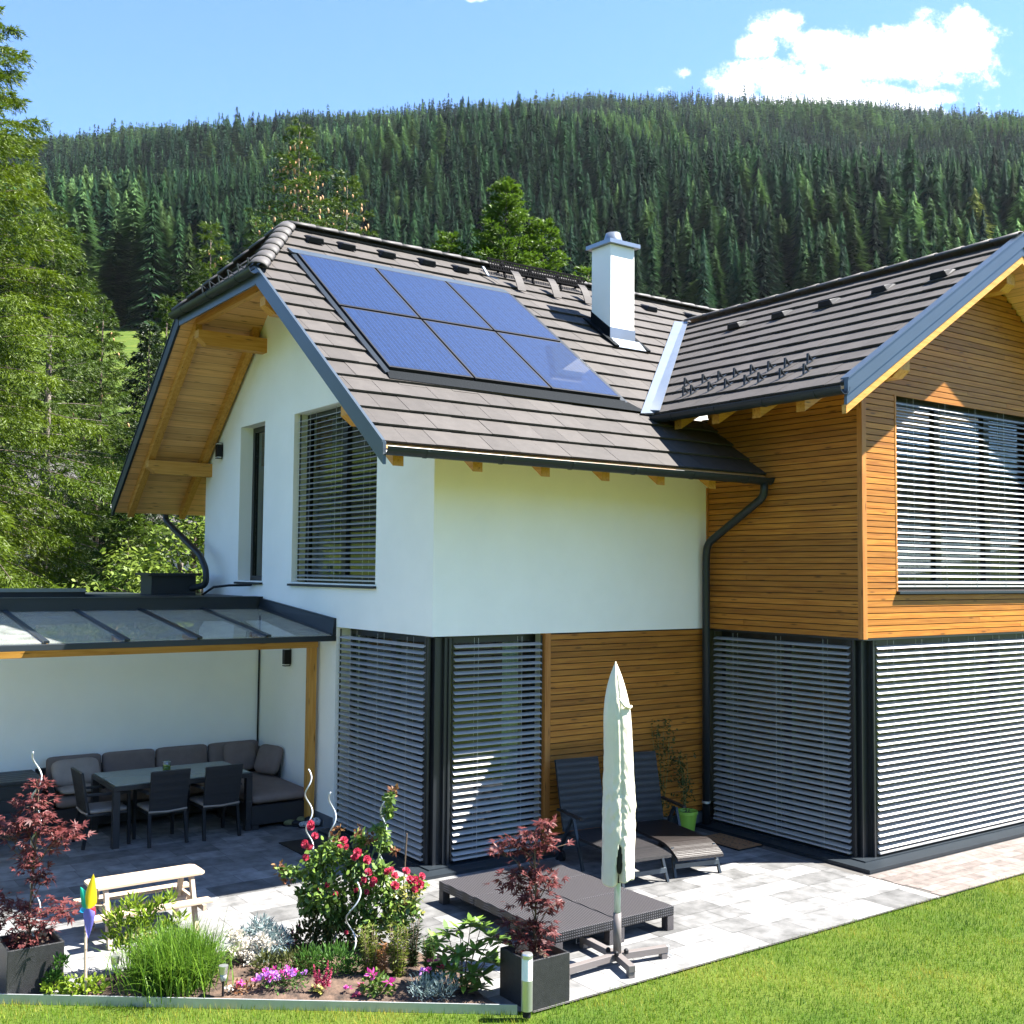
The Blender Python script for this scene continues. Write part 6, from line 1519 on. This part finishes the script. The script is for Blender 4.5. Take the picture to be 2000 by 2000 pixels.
# neighbour house glimpsed through the trees
nb_ = thing('neighbour_house', 'brown wooden neighbour house glimpsed between the left trees', 'house', (5.5, 37, 0)); O = (5.5, 37, 0)
mb = MB(O); mb.box(-1, 12, 34, 42, 0, 3.0); mb.build('wall', mat('weathered_boards', (.16, .10, .075), .85, var=.3, vscale=3, stretch=(1, 1, 12)), nb_)
mb = MB(O)
for k in range(26): mb.box(-1.2+.5*k, -1.16+.5*k, 33.0, 33.04, 3.02, 3.95)
mb.box(-1.3, 12.2, 32.98, 33.06, 3.95, 4.05); mb.box(-1.3, 12.2, 33.0, 33.95, 2.86, 3.0); mb.build('balcony', mat('pale_boards', (.42, .36, .32), .8, var=.2), nb_)
mb = MB(O); mb.prism([(-2, 32.6, 5.1), (-2, 38, 8.2), (-2, 43.4, 5.1)], (15, 0, 0)); mb.build('roof', M['ridge'], nb_)
mb = MB(O); mb.box(-1.0, 12, 34.5, 42, 3.001, 5.15); mb.build('wall', M['plaster'], nb_)

# ------------------------------------------------------------------ the forested slope: one mass of thousands of trees
def proto(rs, whorls, per, sub, R, kind):
    T = []
    for i in range(whorls):
        f = (i+rs.rand()*.6)/whorls; z = .05+.93*f
        if kind == 'spruce': r = R*.92*(1-f)**.70+.012
        elif kind == 'larch': r = R*1.12*(1-f**1.5)**.9*min(1, .45+f*2)+.015
        else: r = R*1.9*sqrt(max(.02, 1-(2*(f-.5))**2))
        for k in range(per):
            a = rs.rand()*2*pi; rr = r*rs.uniform(.65, 1.15); d = np.array([cos(a), sin(a)]); s = np.array([-sin(a), cos(a)])
            dz = (.05 if kind == 'spruce' else .02 if kind == 'larch' else -.03)*rs.uniform(.6, 1.6); wdt = ((.30+.5*rs.rand())*rr*.62+.008)*min(1.0, 17/whorls)
            for j in range(sub):
                off = (j-(sub-1)/2)*wdt*.9; q = rr*(1-.18*abs(j-(sub-1)/2))*rs.uniform(.8, 1.05); zz = z+rs.normal()*.008
                b1 = d*(rr*.10)+s*(off*.4-wdt*.5); b2 = d*(rr*.10)+s*(off*.4+wdt*.5); tip = d*q+s*off
                T.append([[*b1, zz+.030], [*b2, zz+.030], [*tip, zz-dz*(q/R)]])
    if kind != 'leaf':
        for k in range(3):
            a = k*2.1; T.append([[.008*cos(a), .008*sin(a), .90], [.008*cos(a+2), .008*sin(a+2), .90], [0, 0, 1.0]])
    return np.array(T)
rs = np.random.RandomState(2024); TV = []; TC = []
LOD = [(215, 340, 46, 15, 2, 6.4), (340, 520, 32, 12, 1, 6.8), (520, 800, 22, 10, 1, 7.8), (800, 1330, 15, 8, 1, 9.0)]
nforest = 0
for (d0, d1, wh, per, sub, spc) in LOD:
    prot = [proto(rs, wh, per, sub, .215, 'spruce') for _ in range(3)]+[proto(rs, wh, per, sub, .25, 'larch') for _ in range(2)]+[proto(rs, wh, per+2, sub, .19, 'leaf')]
    area = .56*(d1*d1-d0*d0); n = int(area/(spc*spc))
    d = np.sqrt(rs.uniform(d0*d0, d1*d1, n)); k = rs.uniform(-.56, .56, n)
    x = C0[0]+FW[0]*d+FR[0]*k*d; y = C0[1]+FW[1]*d+FR[1]*k*d; z = terr(x, y)
    # stands: patches of larch and of broadleaf among the spruce
    sq = k*d; ns = np.sin(sq*.013+1.3)*np.sin(d*.011+.7)+.6*np.sin(sq*.031+d*.021)+.45*rs.normal(size=n)
    u = rs.rand(n); kind = np.where(ns > .38, 3+(u > .5), (u*3).astype(int))
    low = (d < 420) & (k < -.1); kind = np.where((u > .90) & low, 5, kind); kind = np.where(u > .985, 5, kind)
    kind = np.where((d < 250) & (k < .0) & (u > .80), 5, kind)
    hgt_ = rs.uniform(17, 28, n)*(1+.18*np.sin(sq*.02+d*.017)); hgt_ = np.where(kind == 5, hgt_*.55, hgt_); hgt_ = np.where(rs.rand(n) > .97, hgt_*1.12, hgt_)
    hgt_ = np.where((d > 1200) & (rs.rand(n) > .95), hgt_*1.22, hgt_)
    wid = hgt_*rs.uniform(.85, 1.25, n); ang = rs.uniform(0, 2*pi, n)
    base = np.array([[.017, .050, .022], [.026, .068, .024], [.011, .034, .018], [.062, .118, .040], [.080, .142, .044], [.098, .155, .055]])[kind]
    col = base*np.where(d > 700, .85, 1.0)[:, None]*rs.uniform(.5, 1.55, (n, 1))*np.where(ns > 0, 1.15, .9)[:, None]  # patch factor paints cloud shadows as well as stand tone into the tree colours
    yel = rs.rand(n) > .992; col[yel] = col[yel]*np.array([2.2, 1.5, 1.1])
    for i in range(6):
        m = np.where(kind == i)[0]
        if len(m) == 0: continue
        Pt = prot[i].reshape(-1, 3); ca, sa = np.cos(ang[m])[:, None], np.sin(ang[m])[:, None]
        px_ = (Pt[:, 0]*ca-Pt[:, 1]*sa)*wid[m][:, None]+x[m][:, None]; py_ = (Pt[:, 0]*sa+Pt[:, 1]*ca)*wid[m][:, None]+y[m][:, None]; pz_ = Pt[:, 2]*hgt_[m][:, None]+z[m][:, None]-.5
        TV.append(np.stack([px_, py_, pz_], 2).reshape(-1, 3)); cc = np.repeat(col[m], len(Pt), 0); TC.append(cc)
    nforest += n
V = np.concatenate(TV); Cc = np.concatenate(TC); Cc = np.concatenate([Cc, np.ones((len(Cc), 1))], 1)
def forestmat():
    m, nt, b, out = nodes_of('forest_needles'); N, L = nt.nodes, nt.links
    a = N.new('ShaderNodeAttribute'); a.attribute_name = 'tint'; g = N.new('ShaderNodeNewGeometry')
    mr = N.new('ShaderNodeMapRange'); mr.inputs['To Min'].default_value = .72; mr.inputs['To Max'].default_value = 1.28; L.new(g.outputs['Random Per Island'], mr.inputs['Value'])
    mx = N.new('ShaderNodeMix'); mx.data_type = 'RGBA'; mx.blend_type = 'MULTIPLY'; mx.inputs[0].default_value = 1; L.new(a.outputs['Color'], mx.inputs[6]); L.new(mr.outputs[0], mx.inputs[7])
    L.new(mx.outputs[2], b.inputs['Base Color']); b.inputs['Roughness'].default_value = .8; b.inputs['Specular IOR Level'].default_value = .1
    t = N.new('ShaderNodeBsdfTranslucent'); L.new(mx.outputs[2], t.inputs[0]); ms = N.new('ShaderNodeMixShader'); ms.inputs[0].default_value = .2
    L.new(b.outputs[0], ms.inputs[1]); L.new(t.outputs[0], ms.inputs[2]); L.new(ms.outputs[0], out.inputs[0]); return m
fo_ = mesh_from_np('forest', V, np.arange(len(V)).reshape(-1, 3), forestmat(), attr=Cc)
tag(fo_, 'dense conifer forest covering the whole mountain slope behind the house', 'forest', kind='stuff')
print('forest trees', nforest, 'tris', len(V)//3)

# ------------------------------------------------------------------ air, sky, sun, camera
HAZE = 0.00003
if HAZE > 0:
    hz = MB(); hz.box(-1490, 2190, -1190, 2190, -1.1-240 if False else -1.5, 720)
    m, nt, b, out = nodes_of('haze_air'); nt.nodes.remove(b)
    v = nt.nodes.new('ShaderNodeVolumePrincipled'); v.inputs['Density'].default_value = HAZE; v.inputs['Color'].default_value = (.80, .88, 1.0, 1); v.inputs['Anisotropy'].default_value = .2
    nt.links.new(v.outputs[0], out.inputs['Volume'])
    o = hz.build('haze', m); tag(o, kind='stuff')

SUN = Vector((.56, -.364, 1.0)).normalized()
sl = bpy.data.lights.new('sun', 'SUN'); sl.energy = 5.0; sl.angle = radians(.5); sl.color = (1.0, .955, .88)
so = bpy.data.objects.new('sun', sl); COL.objects.link(so); so.rotation_euler = SUN.to_track_quat('Z', 'Y').to_euler(); so.location = (30, -20, 60)
wd = bpy.data.worlds.new('World'); scene.world = wd; wd.use_nodes = True
nt = wd.node_tree; N, L = nt.nodes, nt.links
bg = N['Background']; sky = N.new('ShaderNodeTexSky'); sky.sky_type = 'NISHITA'; sky.sun_disc = False
sky.sun_elevation = math.asin(SUN.z); sky.sun_rotation = math.atan2(SUN.x, SUN.y); sky.altitude = 900; sky.air_density = 1.0; sky.dust_density = 0.0; sky.ozone_density = 10.0
SKY = .072
bg.inputs['Strength'].default_value = SKY
# clouds: soft white cumulus above the right part of the mountain, built in sky directions
tcw = N.new('ShaderNodeTexCoord')
def vmath(op, a, b=None):
    n = N.new('ShaderNodeVectorMath'); n.operation = op
    for i, s in enumerate((a, b)):
        if s is None: continue
        if isinstance(s, (tuple, list, Vector)): n.inputs[i].default_value = tuple(s)
        else: L.new(s, n.inputs[i])
    return n
def fmath(op, a, b=None, c=None, clampit=False):
    n = N.new('ShaderNodeMath'); n.operation = op; n.use_clamp = clampit
    for i, s in enumerate((a, b, c)):
        if s is None: continue
        if isinstance(s, (int, float)): n.inputs[i].default_value = s
        else: L.new(s, n.inputs[i])
    return n.outputs[0]
CF = Vector((.5796*.9985, .8149*.9985, .0548)).normalized(); CR = Vector((.8149, -.5796, 0)); CU = CR.cross(CF)
dr = tcw.outputs['Generated']
f_ = fmath('MAXIMUM', vmath('DOT_PRODUCT', dr, CF).outputs['Value'], .02)
a_ = fmath('DIVIDE', vmath('DOT_PRODUCT', dr, CR).outputs['Value'], f_); b_ = fmath('DIVIDE', vmath('DOT_PRODUCT', dr, CU).outputs['Value'], f_)
cv_ = N.new('ShaderNodeCombineXYZ'); L.new(a_, cv_.inputs[0]); L.new(b_, cv_.inputs[1])
nz = N.new('ShaderNodeTexNoise'); nz.inputs['Scale'].default_value = 26; nz.inputs['Detail'].default_value = 9; nz.inputs['Roughness'].default_value = .72; L.new(cv_.outputs[0], nz.inputs['Vector'])
blobs = [(1700, 110, 190, 62), (1840, 90, 110, 70), (1870, 40, 60, 40), (1600, 90, 90, 50), (1560, 150, 170, 50), (1510, 50, 60, 32), (1470, 85, 60, 26), (1430, 165, 55, 34), (1660, 180, 160, 36), (1830, 185, 50, 18), (1330, 140, 22, 14, .25), (1290, 172, 34, 14, .1), (930, -4, 34, 12, .3), (2010, 12, 20, 14, .6), (1620, 205, 270, 40)]
acc = None
for (u, v, ru, rv, *pk) in blobs:
    ca, cb, ra, rb_ = (u-1000)/2119.3, (1000-v)/2119.3, ru/2119.3, rv/2119.3
    e1 = fmath('POWER', fmath('DIVIDE', fmath('SUBTRACT', a_, ca), ra), 2.0); e2 = fmath('POWER', fmath('DIVIDE', fmath('SUBTRACT', b_, cb), rb_), 2.0)
    g_ = fmath('SUBTRACT', pk[0] if pk else 1.0, fmath('ADD', e1, e2)); acc = g_ if acc is None else fmath('SMOOTH_MAX', acc, g_, .3)
dens = fmath('ADD', fmath('MULTIPLY', fmath('SUBTRACT', nz.outputs['Fac'], .54), 5.5), fmath('MAXIMUM', acc, -2.5))
mr = N.new('ShaderNodeMapRange'); mr.interpolation_type = 'SMOOTHSTEP'; mr.inputs['From Min'].default_value = -.45; mr.inputs['From Max'].default_value = 1.05; L.new(dens, mr.inputs['Value'])
mxw = N.new('ShaderNodeMix'); mxw.data_type = 'RGBA'; mxw.clamp_factor = True; L.new(mr.outputs[0], mxw.inputs[0]); L.new(sky.outputs[0], mxw.inputs[6]); mxw.inputs[7].default_value = (6.5, 6.6, 6.8, 1)
L.new(mxw.outputs[2], bg.inputs['Color'])

cam = bpy.data.cameras.new('camera'); co = bpy.data.objects.new('camera', cam); COL.objects.link(co); scene.camera = co
cam.sensor_width = 36; cam.lens = 36*2119.3/2000; cam.clip_start = .1; cam.clip_end = 6000
yaw, pitch, roll = -.6182, .0548, .009
cy_, sy_, cp_, sp_2, cr_, sr_ = cos(yaw), sin(yaw), cos(pitch), sin(pitch), cos(roll), sin(roll)
fwd = Vector((-sy_*cp_, cy_*cp_, sp_2)); rgt = Vector((cy_, sy_, 0)); upv = rgt.cross(fwd)
r2 = rgt*cr_+upv*sr_; u2 = rgt*-sr_+upv*cr_
mw = Matrix((r2, u2, -fwd)).transposed().to_4x4(); mw.translation = Vector((-6.2131, -10.2191, 3.2722)); co.matrix_world = mw
vs = scene.view_settings; scene.display_settings.display_device = 'sRGB'; vs.view_transform = 'Standard'; vs.look = 'None'; vs.gamma = 1; vs.exposure = 2.4; vs.use_curve_mapping = False
scene.cycles.max_bounces = 8; scene.cycles.transparent_max_bounces = 24; scene.cycles.volume_bounces = 0
